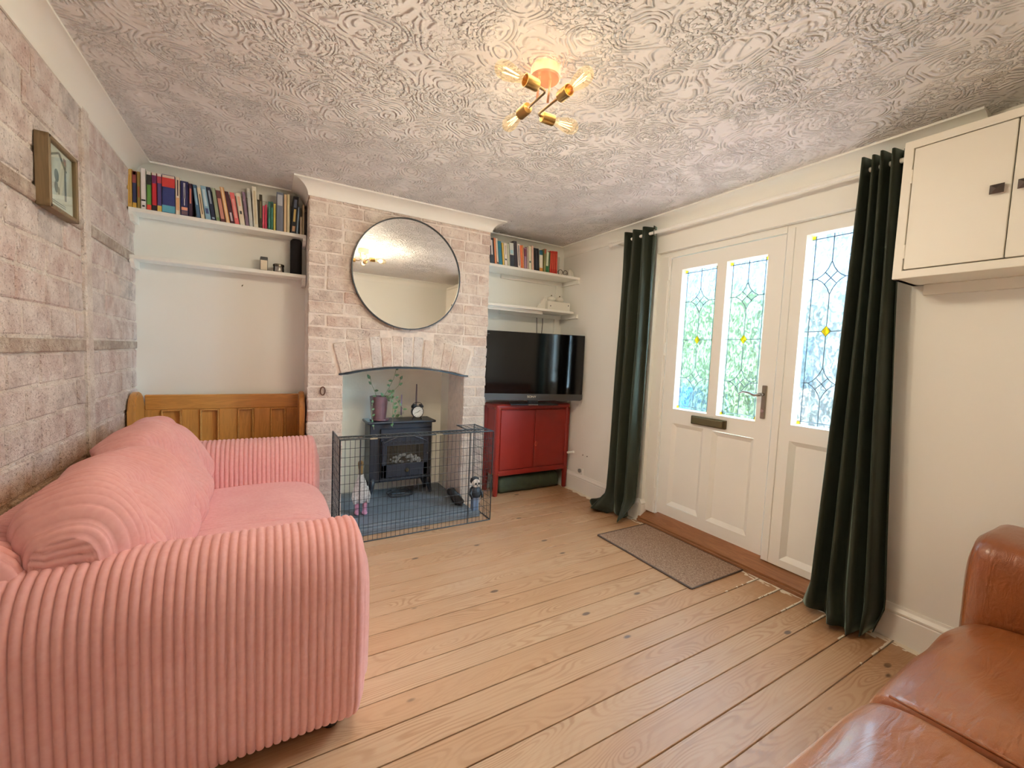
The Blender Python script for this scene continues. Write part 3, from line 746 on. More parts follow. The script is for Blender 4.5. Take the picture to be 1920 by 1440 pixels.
left = [
 (c4(88), c4(185), c4(135), r4(165), (206, 164, 78), [(.1, .85, (186, 140, 58), .35)], 'mustard yellow book against the brick wall'),
 (c4(188), c4(266), c4(228), r4(210), (56, 58, 88), [(.68, 1, (150, 70, 60), 1.01), (0, .14, (206, 158, 60), 1.01), (.9, .99, (212, 196, 178), .8)], 'navy book with red top and yellow foot'),
 (c4(274), c4(340), c4(308), r4(222), (150, 124, 58), [(.3, .6, (160, 84, 50), .5)], 'olive gold book beside the tall white one'),
 (c4(345), c4(447), c4(392), r4(155), (236, 228, 222), [(.2, .24, (30, 30, 30), .8), (.06, .1, (50, 48, 46), .5)], 'tall white book with a black mark near its foot'),
 (c4(458), c4(547), c4(502), r4(222), (98, 146, 62), [(.66, .92, (46, 42, 40), 1.01), (.92, 1, (214, 206, 196), .9), (0, .14, (206, 62, 40), 1.01)], 'green book with black top and red foot'),
 (c4(556), c4(650), c4(600), r4(240), (196, 36, 44), [(.72, .93, (112, 40, 86), 1.01), (.93, 1, (216, 204, 190), .9), (0, .15, (40, 32, 32), 1.01)], 'red book with purple top and black foot'),
 (c4(658), c4(742), c4(700), r4(262), (82, 62, 108), [(.75, .93, (172, 60, 70), 1.01), (.93, 1, (216, 200, 190), .9), (0, .16, (222, 186, 88), 1.01)], 'violet book with yellow foot and pink top'),
 (c4(748), c4(995), c4(862), r4(285), (50, 56, 108), [(.68, .92, (200, 54, 46), 1.01), (.92, .985, (216, 190, 170), .95), (.02, .2, (96, 168, 186), 1.01)], 'very thick navy book with red top and turquoise foot'),
 (c4(1002), c4(1090), c4(1045), r4(322), (236, 218, 196), [(.5, .92, (70, 50, 48), .3), (.12, .45, (226, 170, 120), .7)], 'cream and peach book after the thick navy one'),
 (c4(1098), c4(1248), c4(1170), r4(402), (36, 34, 78), [(.3, .82, (206, 200, 204), .12), (.5, .95, (190, 186, 196), .25), (.16, .25, (226, 158, 126), .8), (.03, .14, (96, 70, 72), .8)], 'thick indigo book with white lettering and orange stripe'),
 (c4(1250), c4(1325), c4(1258), r4(440), (60, 34, 52), [(.4, .85, (206, 120, 100), .4)], 'dark plum book next to the indigo one'),
 (c4(1402), c4(1482), c4(1318), r4(460), (72, 100, 124), [(.4, .9, (150, 180, 196), .45)], 'steel blue book leaning hard to the left'),
 (c4(1486), c4(1562), c4(1412), r4(520), (232, 216, 184), [(.15, .8, (120, 92, 60), .3)], 'cream leaning book with brown lettering'),
 (c4(1572), c4(1680), c4(1502), r4(486), (142, 178, 196), [(.4, .9, (202, 220, 224), .45), (.18, .34, (70, 80, 120), .55)], 'pale blue leaning book with a round emblem'),
 (c4(1686), c4(1770), c4(1620), r4(512), (34, 40, 62), [(.5, .9, (150, 160, 172), .4), (.05, .1, (170, 190, 210), .6)], 'midnight blue leaning book with pale lettering'),
 (c4(1776), c4(1850), c4(1715), r4(530), (158, 166, 136), [(.04, .12, (120, 150, 90), .6)], 'sage green leaning book'),
 (c5(102), c5(168), c5(52), r5(120), (104, 52, 48), [(.1, .75, (206, 136, 116), .75)], 'pink and maroon leaning book'),
 (c5(172), c5(230), c5(102), r5(75), (226, 164, 106), [(0, 1, (238, 206, 164), .35)], 'tall thin orange leaning book'),
 (c5(234), c5(288), c5(172), r5(135), (72, 26, 34), [(.08, .35, (196, 180, 180), .5)], 'dark maroon leaning book'),
 (c5(290), c5(356), c5(248), r5(150), (224, 104, 100), [(.2, .8, (236, 160, 146), .5)], 'coral pink leaning book'),
 (c5(362), c5(434), c5(332), r5(160), (232, 216, 190), [(.35, .45, (60, 56, 50), .4), (.6, .9, (226, 170, 140), .4)], 'cream book with a small dark emblem'),
 (c5(438), c5(486), c5(405), r5(142), (128, 100, 114), [(.3, .8, (150, 122, 134), .4)], 'dusty mauve book'),
 (c5(488), c5(541), c5(470), r5(90), (204, 204, 194), [(.1, .9, (184, 186, 180), .3)], 'pale grey book'),
 (c5(544), c5(612), c5(548), r5(70), (234, 228, 208), [(.08, .9, (206, 188, 150), .45)], 'tallest ivory patterned book'),
 (c5(616), c5(660), c5(640), r5(178), (66, 56, 36), [(.3, .8, (140, 124, 84), .4)], 'dark olive book beside the thin pink pair'),
 (c5(662), c5(691), c5(676), r5(328), (222, 82, 104), [], 'first short thin pink book'),
 (c5(693), c5(724), c5(708), r5(316), (206, 52, 86), [], 'short thin crimson book'),
 (c5(738), c5(774), c5(752), r5(272), (56, 128, 112), [(.1, .9, (86, 150, 134), .3)], 'short teal book after the crimson one'),
 (c5(776), c5(808), c5(792), r5(278), (66, 138, 122), [(.8, .95, (30, 70, 64), .9)], 'short teal book with dark band'),
 (c5(810), c5(842), c5(826), r5(302), (218, 204, 96), [], 'short thin yellow book'),
 (c5(850), c5(946), c5(912), r5(152), (120, 126, 144), [(.66, .94, (190, 194, 204), .7)], 'wide slate blue book with pale lettering'),
 (c5(950), c5(990), c5(982), r5(180), (228, 196, 152), [], 'light tan book beside the slate blue one'),
 (c5(992), c5(1032), c5(1040), r5(178), (224, 208, 168), [], 'cream yellow book beside the black and gold one'),
 (c5(1040), c5(1116), c5(1118), r5(208), (30, 30, 38), [(.32, .66, (216, 184, 106), .4), (.06, .2, (196, 150, 110), .5), (.7, .92, (96, 108, 130), .5)], 'black book with gold lettering leaning right'),
 (c5(1118), c5(1142), c5(1156), r5(345), (150, 176, 204), [], 'thin light blue leaning book'),
 (c5(1168), c5(1196), c5(1184), r5(480), (232, 212, 182), [], 'smallest cream book near the chimney'),
 (c5(1198), c5(1228), c5(1214), r5(320), (206, 188, 150), [], 'tall beige book near the chimney'),
 (c5(1230), c5(1256), c5(1246), r5(410), (52, 36, 30), [], 'dark brown book touching the chimney'),
]
books(left, YL+.012, lambda x: 385.5+(x-243.3)*.174, ZL1, .132, 'books on the left alcove shelf')
c1_ = lambda c: 900+c*.104167
r1_ = lambda c: 380+c*.104167
right = [
 (c1_(186), c1_(266), c1_(205), r1_(632), (26, 22, 24), [(.35, .92, (206, 196, 190), .35)], 'black book with white lettering beside the chimney'),
 (c1_(270), c1_(306), c1_(250), r1_(630), (218, 128, 80), [], 'orange book beside the black one'),
 (c1_(307), c1_(342), c1_(285), r1_(640), (232, 218, 200), [(0, .1, (90, 70, 60), .8)], 'white book between orange and teal'),
 (c1_(344), c1_(408), c1_(345), r1_(690), (44, 112, 124), [], 'broad teal blue book'),
 (c1_(412), c1_(442), c1_(404), r1_(722), (222, 184, 84), [], 'thin yellow book on the right shelf'),
 (c1_(444), c1_(502), c1_(455), r1_(730), (238, 228, 212), [(.25, .32, (50, 50, 50), .5), (.5, .9, (176, 160, 150), .25)], 'white book with black dot'),
 (c1_(504), c1_(542), c1_(500), r1_(738), (196, 196, 168), [], 'pale sage book on the right shelf'),
 (c1_(544), c1_(622), c1_(565), r1_(722), (206, 208, 200), [(0, .5, (40, 38, 40), .9), (.55, .7, (160, 200, 210), .6)], 'grey book with dark lower half'),
 (c1_(624), c1_(684), c1_(632), r1_(690), (58, 44, 44), [], 'tall dark brown book'),
 (c1_(686), c1_(738), c1_(685), r1_(742), (238, 222, 210), [(.1, .95, (90, 76, 76), .3)], 'white book with vertical dark title'),
 (c1_(740), c1_(776), c1_(738), r1_(768), (226, 116, 58), [], 'bright orange book'),
 (c1_(778), c1_(796), c1_(770), r1_(764), (236, 168, 112), [], 'thin peach book'),
 (c1_(798), c1_(842), c1_(812), r1_(812), (164, 126, 142), [(.6, .95, (110, 48, 64), .95)], 'lilac book with maroon top'),
 (c1_(844), c1_(876), c1_(855), r1_(798), (176, 152, 140), [], 'dull pink grey book'),
 (c1_(878), c1_(932), c1_(893), r1_(784), (232, 224, 192), [(.3, .38, (60, 80, 70), .5)], 'cream book with a green dot'),
 (c1_(934), c1_(972), c1_(945), r1_(778), (228, 186, 162), [], 'salmon book before the thick black one'),
 (c1_(975), c1_(1068), c1_(1010), r1_(820), (24, 20, 22), [(.1, .9, (70, 66, 70), .15)], 'thick black book'),
 (c1_(1072), c1_(1132), c1_(1100), r1_(856), (236, 228, 206), [(.78, 1, (38, 100, 122), 1.01), (0, .18, (218, 148, 66), 1.01)], 'white book with teal top and orange foot'),
 (c1_(1140), c1_(1180), c1_(1165), r1_(832), (140, 134, 84), [(.8, 1, (176, 80, 60), .6)], 'olive book with rusty top'),
 (c1_(1182), c1_(1226), c1_(1205), r1_(884), (220, 226, 196), [(0, .32, (40, 106, 62), 1.01)], 'white book with green foot'),
 (c1_(1228), c1_(1252), c1_(1240), r1_(884), (80, 110, 66), [], 'thin leaf green book'),
 (c1_(1254), c1_(1288), c1_(1268), r1_(866), (206, 58, 40), [(.2, .9, (228, 110, 80), .3)], 'first of the four red books, beside the thin green one'),
 (c1_(1289), c1_(1320), c1_(1302), r1_(868), (196, 48, 34), [(.2, .9, (228, 110, 80), .3)], 'second of the four red books'),
 (c1_(1321), c1_(1352), c1_(1332), r1_(872), (206, 58, 40), [(.2, .9, (228, 110, 80), .3)], 'third of the four red books'),
 (c1_(1353), c1_(1388), c1_(1366), r1_(876), (186, 44, 32), [(.2, .9, (224, 100, 74), .3)], 'last of the four red books, nearest the door wall'),
]
books(right, YRs+.02, lambda x: 492+(x-917.7)*.1703, ZR1, .15, 'books on the right alcove shelf')

# ================================================================== THINGS ON THE SHELVES
j = thing('candle', 'square dark glass candle with a cream label on the lower left shelf', 'candle', (.738, 3.43, ZL2))
B().lathe([(.030, 0), (.033, .004), (.033, .095), (.031, .102), (.027, .102), (.027, .07)], 4, Matrix.Translation((.738, 3.43, ZL2)) @ Matrix.Rotation(PI/4+.1, 4, 'Z')).build('jar', black_plastic, j)
box(.718, .760, 3.4035, 3.4055, ZL2+.008, ZL2+.078).build('paper_label', plain((228, 214, 190)), j)
j = thing('tin', 'low round silver tin beside the black speaker', 'tin', (.833, 3.43, ZL2))
B().lathe([(.034, 0), (.036, .004), (.036, .045), (.034, .048)], 24, Matrix.Translation((.833, 3.43, ZL2))).build('tin_body', chrome, j, smooth=True, angle=.6)
B().lathe([(.038, .048), (.038, .060), (.034, .064), (.01, .064)], 24, Matrix.Translation((.833, 3.43, ZL2))).build('lid', M('tin_lid', (120, 112, 100), .25, 1), j, smooth=True, angle=.6)
j = thing('speaker', 'tall black cylindrical speaker on the lower left shelf', 'speaker', (.948, 3.435, ZL2))
B().lathe([(.034, 0), (.040, .006), (.040, .24), (.037, .254), (.028, .262), (.02, .262)], 28, Matrix.Translation((.948, 3.435, ZL2))).build('speaker_body', M('speaker_fabric', (24, 19, 20), .8, var=.15, vs=200), j, smooth=True, angle=.8)
B().lathe([(.026, .262), (.026, .265), (.01, .265)], 24, Matrix.Translation((.948, 3.435, ZL2))).build('top_disc', black_plastic, j)
j = thing('white_box', 'flat white box with two small black dots on the lower right shelf', 'box', (3.31, 3.33, ZR2))
box(3.172, 3.444, 3.27, 3.38, ZR2, ZR2+.088, bev=.004).build('box_body', white_china, j)
for x, z in ((3.20, .04), (3.42, .06)): B().lathe([(.006, 0), (.006, .002)], 10, Matrix.Translation((x, 3.271, ZR2+z)) @ Matrix.Rotation(PI/2, 4, 'X')).build('dot', black_plastic, j)
for (x, n) in ((3.243, 'round white lidded pot on the white box, nearer the books'), (3.345, 'round white lidded pot on the white box, nearer the door wall')):
    t = thing('lidded_pot', n, 'pot', (x, 3.325, ZR2+.088), group='lidded pots on the white box')
    B().lathe([(.025, 0), (.042, .018), (.044, .03), (.036, .046), (.012, .056)], 20, Matrix.Translation((x, 3.325, ZR2+.088))).build('pot_body', white_china, t, smooth=True)
    B().ball((x, 3.325, ZR2+.149), .007, 10, 8).build('lid_knob', dark_brass, t, smooth=True)
B().poly([(3.06, 3.30, ZR2), (3.155, 3.30, ZR2), (3.165, 3.30, ZR2+.12), (3.145, 3.30, ZR2+.125)], (0, .02, 0)).build('folded_card', white_china, None, label='white folded card leaning against the white box', cat='card')
gb = B(); gc = Vector((3.30, 3.27, ZR1))
for dx in (0, .062): gb.tube([gc+Vector((dx+.026*math.cos(t), 0, .03+.026*math.sin(t))) for t in [2*PI*i/16 for i in range(16)]], .003, 5, closed=True)
gb.tube([gc+Vector((.026, 0, .036)), gc+Vector((.036, 0, .036))], .003, 5); gb.tube([gc+Vector((.088, 0, .036)), gc+Vector((.1, .11, .012))], .002, 5); gb.tube([gc+Vector((-.026, 0, .036)), gc+Vector((-.02, .11, .012))], .002, 5)
gb.build('spectacles', M('tortoise_frame', (58, 44, 34), .3), None, label='round spectacles at the end of the right bookshelf', cat='glasses')
B().lathe([(.05, 0), (.048, .02), (.034, .06), (.012, .085)], 18, Matrix.Translation((3.455, 3.32, ZR1))).build('white_dome', white_china, None, smooth=True, label='small white dome in the corner of the right bookshelf', cat='ornament')
for n, (x, lab) in enumerate(((3.197, 'black cable behind the television, nearer the chimney'), (3.27, 'black cable behind the television, nearer the door wall'))):
    B().tube([(x, YB-.006, ZR2-.03), (x+.004, YB-.008, 1.70), (x+.010*(1-n), YB-.006, 1.6), (x+.01, YB-.006, 1.2)], .0035, 6).build('cable', black_plastic, None, label=lab, cat='cable')

# ================================================================== ROUND MIRROR
mz, mx_, mr = 1.952, 1.727, .432
mi = thing('round_mirror', 'large round mirror with thin black rim on the chimney breast', 'mirror', (mx_, 3.13, mz-mr))
mm = Matrix.Translation((mx_, 3.142, mz)) @ Matrix.Rotation(PI/2, 4, 'X') 
B().lathe([(mr-.008, .012), (mr-.008, .028), (mr, .028), (mr, .0), (mr-.008, .0)], 96, mm, cap=False).build('mirror_rim', black_metal, mi, smooth=True, angle=.5)
B().lathe([(mr-.007, .002), (mr-.007, .020)], 96, mm).build('mirror_glass', mirror_m, mi)

# ================================================================== TELEVISION (turned a little towards the room)
tvx, tvy, tva = 2.978, 3.163, -math.atan2(.225, 1.005)
tv = thing('television', 'large black flat television on the red metal cabinet', 'television', (tvx, tvy, .885), tva)
tw = .515; z0 = .045; z1 = .69
box(-tw, tw, 0, .035, z0+.055, z1, bev=.004).build('tv_panel', black_plastic, tv, local=True)
box(-tw+.10, tw-.10, .035, .075, z0+.12, z1-.1, bev=.01).build('tv_back', black_plastic, tv, local=True)
box(-tw+.004, tw-.004, -.0015, .002, z0+.062, z1-.004).build('screen', screen_mat, tv, local=True)
B().poly([(-tw, -.003, z0+.062), (tw, -.003, z0+.062), (tw, -.003, z0+.015), (tw-.02, -.003, z0), (-tw+.02, -.003, z0), (-tw, -.003, z0+.015)], (0, .036, 0)).build('bezel', grey_bezel, tv, local=True)
B().poly([(-.05, .01, z0+.03), (.05, .01, z0+.03), (.05, .01, .012), (-.05, .01, .012)], (0, .035, 0)).build('stand_neck', black_plastic, tv, local=True)
B().poly([(-.24, -.05, .002), (.24, -.05, .002), (.20, .14, .002), (-.20, .14, .002)], (0, 0, .012)).build('stand_base', black_plastic, tv, local=True)
box(-.07, .03, -.052, -.048, .003, .013).build('stand_trim', chrome, tv, local=True)
def text(s, size, m, name, parent, mx):
    cu = bpy.data.curves.new('t', 'FONT'); cu.body = s; cu.size = size; cu.align_x = 'CENTER'; cu.align_y = 'CENTER'; cu.extrude = .0003
    to = bpy.data.objects.new('t', cu); COL.objects.link(to); dg = bpy.context.evaluated_depsgraph_get()
    me = bpy.data.meshes.new_from_object(to.evaluated_get(dg)); bpy.data.objects.remove(to); me.transform(mx); me.name = name
    o = bpy.data.objects.new(name, me); COL.objects.link(o); me.materials.append(m); o.parent = parent; WO[o] = Vector(); return o
text('SONY', .030, plain((226, 216, 190)), 'maker_lettering', tv, Matrix.Translation((-.022, -.0045, z0+.034)) @ Matrix.Rotation(PI/2, 4, 'X') @ Matrix.Diagonal((1.15, 1, 1, 1)))
text('BRAVIA', .012, plain((120, 116, 110)), 'model_lettering', tv, Matrix.Translation((-tw+.035, -.003, z1-.032)) @ Matrix.Rotation(PI/2, 4, 'X'))

# ================================================================== RED METAL CABINET
rc = thing('metal_cabinet', 'red two-door metal cabinet with brass rivets under the television', 'cabinet', (3.06, 3.37, 0))
X0, X1, Y0, Y1, ZB, ZT = 2.625, 3.492, 3.238, 3.505, .195, .883
box(X0+.012, X1-.012, Y0+.016, Y1, ZB, ZT-.03, bev=.004).build('body', red_metal, rc)
box(X0, X1, Y0, Y1, ZT-.05, ZT, bev=.018, seg=3).build('top', red_metal, rc, smooth=True, angle=.6)
box(X0+.04, X1-.04, Y0+.004, Y0+.018, ZB, ZB+.05, bev=.002).build('bottom_rail', red_metal, rc)
for x in (X0+.024, X1-.024):
    for y_ in (Y0+.022, Y1-.024):
        B().lathe([(.020, 0), (.024, .006), (.027, ZB), (.028, ZT-.03)], 16, Matrix.Translation((x, y_, 0))).build('post', red_metal, rc, smooth=True, angle=.6)
for (a, c) in ((X0+.052, 3.062), (3.066, X1-.052)):
    box(a, c, Y0+.006, Y0+.018, ZB+.054, ZT-.056, bev=.003).build('cabinet_door', red_metal, rc)
B().tube([(3.078+.010*math.cos(t), Y0-.002, .487+.022*math.sin(t)) for t in [2*PI*i/18 for i in range(18)]], .0028, 6, closed=True).build('ring_pull', M('ring_red', (196, 84, 62), .3, .4), rc, smooth=True)
for (x, z) in ((X0+.036, ZT-.035), (X1-.018, ZT-.035), (X0+.036, ZB+.022), (X1-.018, ZB+.022)):
    B().ball((x, Y0-.006, z), .006, 10, 6).build('rivet', brass, rc, smooth=True)
for z in (ZT-.035, ZB+.022): B().ball((X0-.004, Y0+.03, z), .006, 10, 6).build('rivet', brass, rc, smooth=True)
loft(smooth_poly([(3.28, .0), (3.27, .08), (3.30, .165), (3.38, .17), (3.44, .12), (3.44, .0)], 2), 2.70, 3.43, 'x', npr=28, pitch=0, seg=26, er=.03, disp=soft(.012, 7, 3)).build('storage_bag', M('olive_canvas', (52, 56, 34), .8, var=.2, vs=14, bump=.4, bs=30), None, smooth=True, label='olive green canvas bag lying under the red cabinet', cat='bag')

# ================================================================== STOVE
sv = thing('electric_stove', 'black cast-iron style stove on four legs in the fireplace', 'stove', (1.80, 3.55, .062))
sx0, sx1, sy0, sy1, sz0, sz1 = 1.505, 2.085, 3.425, 3.66, .20, .715
stv = M('stove_black', (26, 28, 36), .38, var=.08)
box(sx0+.015, sx1-.015, sy0+.02, sy1, sz0, sz1, bev=.006).build('stove_body', stv, sv)
box(sx0-.012, sx1+.012, sy0-.01, sy1, sz1, sz1+.022, bev=.009, seg=2).build('stove_top', stv, sv)
box(sx0+.10, sx1-.03, sy0+.004, sy0+.022, sz0+.01, sz1-.045, bev=.004).build('stove_front', stv, sv)
fd = B()
dx0, dx1, dz0, dz1 = 1.615, 2.03, .245, .61
for a, c, e, g in ((dx0, dx1, dz0, dz0+.115), (dx0, dx0+.045, dz0, dz1-.06), (dx1-.045, dx1, dz0, dz1-.06)): fd.box(a, c, sy0-.012, sy0+.006, e, g, bev=.004)
pts = [(dx0, sy0-.012, dz1-.06)]+[(dx0+(dx1-dx0)*i/14, sy0-.012, dz1-.045+.055*math.sin(PI*i/14)) for i in range(15)]+[(dx1, sy0-.012, dz1-.06), (dx1-.045, sy0-.012, dz1-.085), (dx0+.045, sy0-.012, dz1-.085)]
fd.poly(pts, (0, .018, 0))
fdo = fd.build('fire_door', stv, sv)
B().tube([(dx0+.02+(dx1-dx0-.04)*i/14, sy0-.014, dz1-.058+.055*math.sin(PI*i/14)) for i in range(15)], .006, 6).build('arch_moulding', stv, fdo)
for i in range(9): box(dx0+.075+i*.032, dx0+.095+i*.032, sy0-.015, sy0-.011, dz1-.064, dz1-.050).build('vent_slot', black_plastic, fdo)
box(dx0+.045, dx1-.045, sy0-.002, sy0+.001, dz0+.115, dz1-.085).build('fire_glass', screen_mat, sv)
b = B()
for i in range(34):
    x = random.uniform(dx0+.07, dx1-.07); z = dz0+.125+random.random()*.075*(1-abs((x-(dx0+dx1)/2)/.2)*.6); r_ = random.uniform(.010, .018)
    q = B(); b.ball((x, sy0-.004, z), r_, 6, 4, (random.uniform(.8, 1.5), .35, random.uniform(.6, 1.1)))
b.build('ash_embers', M('grey_embers', (112, 106, 98), .9, var=.5, vs=70), sv, kind='stuff')
B().lathe([(.016, 0), (.02, .004), (.012, .014)], 14, Matrix.Translation((1.835, sy0-.012, .30)) @ Matrix.Rotation(PI/2, 4, 'X')).build('door_knob', dark_brass, fdo)
B().ball((dx1-.012, sy0-.016, .44), .008, 8, 6).build('door_catch', chrome, fdo)
for sx, x in ((-1, sx0+.045), (1, sx1-.045)):
    for y_ in (sy0+.04, sy1-.04):
        b = B().tube([(x, y_, sz0+.04), (x+sx*.012, y_-.005, .15), (x+sx*.030, y_-.01, .080), (x+sx*.030, y_-.01, .0655)], [.032, .024, .016, .018], 8); b.build('leg', stv, sv, smooth=True)
cc = B()
for r_, dz, o in ((.11, 0, 0), (.10, .012, .012), (.115, .02, -.01)):
    cc.tube([(1.80+o+r_*math.cos(t), 3.46+r_*.62*math.sin(t), .072+dz+.004*math.sin(3*t)) for t in [2*PI*i/26 for i in range(26)]], .0045, 5, closed=True)
cc.tube([(1.90, 3.46, .08), (1.96, 3.5, .12), (1.99, 3.6, .18), (1.99, 3.64, .22)], .0045, 5)
cc.build('power_cable', black_plastic, None, smooth=True, label='coiled black power cable under the stove', cat='cable')

ST = sz1+.022
pp = thing('potted_plant', 'trailing leafy plant in a mauve glazed pot on the stove', 'plant', (1.605, 3.52, ST))
pm = Matrix.Translation((1.605, 3.52, ST))
B().lathe([(.056, 0), (.062, .02), (.070, .10), (.076, .20), (.078, .212), (.072, .212), (.068, .19), (.02, .185)], 24, pm).build('pot', mauve_pot, pp, smooth=True, angle=.7)
B().lathe([(.05, -.0), (.078, .004), (.084, .016), (.078, .017), (.05, .008)], 24, Matrix.Translation((1.61, 3.515, ST))).build('saucer', M('mauve_saucer', (112, 70, 72), .35), pp, smooth=True)
def leaf(b, p, d, s):
    d = Vector(d).normalized(); v = d.cross(Vector((.2, -1, .3))).normalized(); up = d.cross(v)
    b.quads([p, p+d*s*.35+v*s*.32+up*s*.05, p+d*s*.8+v*s*.22, p+d*s*1.1, p+d*s*.8-v*s*.22, p+d*s*.35-v*s*.32+up*s*.05, p+d*s*.5-up*s*.08], [(0, 1, 6), (1, 2, 6), (2, 3, 6), (3, 4, 6), (4, 5, 6), (5, 0, 6)])
def vine(pts, nl, sz):
    pts = [Vector(p) for p in pts]
    s = B().tube(pts, .0022, 5).build('stem', stem_mat, pp)
    for i in range(nl):
        k = (i+.4)/nl*(len(pts)-1); a = pts[int(k)]; c = pts[min(int(k)+1, len(pts)-1)]; p = a.lerp(c, k-int(k))
        b = B(); leaf(b, p, (random.uniform(-1, 1), random.uniform(-.8, .2), random.uniform(-.2, .9)), sz*random.uniform(.75, 1.2)); b.build('leaf', leaf_mat, s, smooth=True)
T0 = ST+.19
vine([(1.585, 3.51, T0), (1.56, 3.49, T0+.07), (1.525, 3.47, T0+.14), (1.515, 3.46, T0+.20)], 4, .04)
vine([(1.63, 3.5, T0), (1.68, 3.48, T0+.10), (1.72, 3.47, T0+.19), (1.735, 3.46, T0+.28)], 6, .042)
vine([(1.64, 3.5, T0), (1.70, 3.47, T0+.05), (1.755, 3.45, T0+.12), (1.775, 3.45, T0+.20)], 5, .04)
vine([(1.65, 3.49, T0), (1.70, 3.44, T0+.01), (1.72, 3.43, T0-.08), (1.73, 3.42, T0-.17)], 8, .038)
vine([(1.66, 3.5, T0), (1.72, 3.45, T0+.02), (1.77, 3.43, T0-.05), (1.80, 3.42, T0-.10)], 6, .036)
vine([(1.66, 3.48, T0), (1.69, 3.43, T0+.03), (1.70, 3.42, T0-.05), (1.70, 3.415, T0-.20), (1.70, 3.41, T0-.24)], 8, .036)
vine([(1.56, 3.48, T0), (1.535, 3.45, T0-.04), (1.53, 3.445, T0-.12), (1.54, 3.43, T0-.20), (1.545, 3.41, T0-.25)], 6, .034)
for (x, z_, h_, col, lab, r_) in ((1.818, ST, .215, (150, 130, 168), 'lilac taper candle in a small glass holder beside the plant', .006), (1.955, ST, .31, (128, 116, 128), 'tall grey-mauve taper candle behind the alarm clock', .008)):
    t = thing('taper_candle', lab, 'candle', (x, 3.575, z_))
    B().lathe([(.035, 0), (.036, .004), (.012, .010), (.010, .035), (.024, .045), (.024, .062)], 18, Matrix.Translation((x, 3.575, z_)), cap=False).build('glass_holder', clear_glass, t, smooth=True)
    B().lathe([(r_, .03), (r_*.8, h_), (.001, h_+.006)], 12, Matrix.Translation((x, 3.575, z_))).build('taper', plain(col), t, smooth=True)
# alarm clock
ck = thing('alarm_clock', 'black twin-bell alarm clock with white face on the stove', 'clock', (1.935, 3.475, ST))
cm = Matrix.Translation((1.935, 3.475, ST+.072)) @ Matrix.Rotation(PI/2, 4, 'X') 
B().lathe([(.03, -.03), (.050, -.026), (.054, -.01), (.054, .020), (.050, .024), (.047, .020)], 28, cm, cap=True).build('case', black_metal, ck, smooth=True, angle=.6)
fc = B().lathe([(.0475, .018), (.0475, .0222)], 28, cm).build('dial', plain((236, 240, 236)), ck)
hm = B()
for a, l, wd in ((.9, .026, .003), (-1.9, .036, .002)):
    d = Vector((math.sin(a), 0, math.cos(a))); hm.tube([Vector((1.935, 3.4515, ST+.072))-d*.006, Vector((1.935, 3.4515, ST+.072))+d*l], wd*.6, 4)
for i in range(12):
    a = 2*PI*i/12; d = Vector((math.sin(a), 0, math.cos(a))); c0 = Vector((1.935, 3.452, ST+.072)); hm.tube([c0+d*.036, c0+d*.042], .001, 4)
hm.build('hands_and_marks', black_plastic, fc)
for s_ in (-1, 1):
    B().lathe([(.024, 0), (.023, .010), (.015, .019), (.004, .023)], 16, Matrix.Translation((1.935+s_*.032, 3.475, ST+.118)) @ Matrix.Rotation(s_*.55, 4, 'Y')).build('bell', black_metal, ck, smooth=True)
    B().tube([(1.935+s_*.028, 3.475, ST+.03), (1.935+s_*.042, 3.475, ST)], .005, 6).build('foot', black_metal, ck)
B().tube([(1.935+.045*math.cos(t), 3.475, ST+.130+.026*math.sin(t)) for t in [PI*i/10 for i in range(11)]], .003, 6).build('handle', black_metal, ck)

# ================================================================== WIRE GUARD
wg = thing('wire_guard', 'black wire mesh guard standing round the hearth', 'fire guard', (1.77, 2.95, 0))
GX0, GX1, GY0, GY1, GZ = 1.186, 2.343, 2.765, 3.125, .735
def panel(name, P, U, V, nu, nv, r=.0016, fr=.0045, skipu=None):
    P, U, V = Vector(P), Vector(U), Vector(V); b = B()
    for i in range(1, nu): b.tube([P+U*(i/nu), P+U*(i/nu)+V], r, 4, cap=False)
    for i in range(1, nv): b.tube([P+V*(i/nv), P+V*(i/nv)+U], r, 4, cap=False)
    o = b.build(name, wire_mat, wg); b = B()
    b.tube([P, P+U, P+U+V, P+V], fr, 6, closed=False); b.tube([P+V, P], fr, 6); b.build('rim', wire_mat, o)
    return o
panel('front_panel', (GX0, GY0, .004), (GX1-GX0, 0, 0), (0, 0, GZ-.004), 36, 12)
panel('side_panel', (GX0, GY0, .004), (0, GY1-GY0, 0), (0, 0, GZ-.004), 11, 12)
panel('side_panel', (GX1, GY0, .004), (0, GY1-GY0, 0), (0, 0, GZ-.004), 11, 12)
panel('top_panel', (GX0, GY0, GZ), (GX1-GX0, 0, 0), (0, .115, 0), 36, 4)
panel('gate_panel', (2.165, GY0+.115, GZ), (.001, .22, 0), (.17, 0, 0), 6, 3)
for x in (1.316, 2.140): B().tube([(x, GY0-.003, .004), (x, GY0-.003, GZ)], .0042, 6).build('upright', wire_mat, wg)
for x in (1.38, 1.86): box(x, x+.05, GY0-.006, GY0+.002, GZ-.006, GZ+.004).build('clip', M('clip_tan', (150, 136, 112), .4), wg)

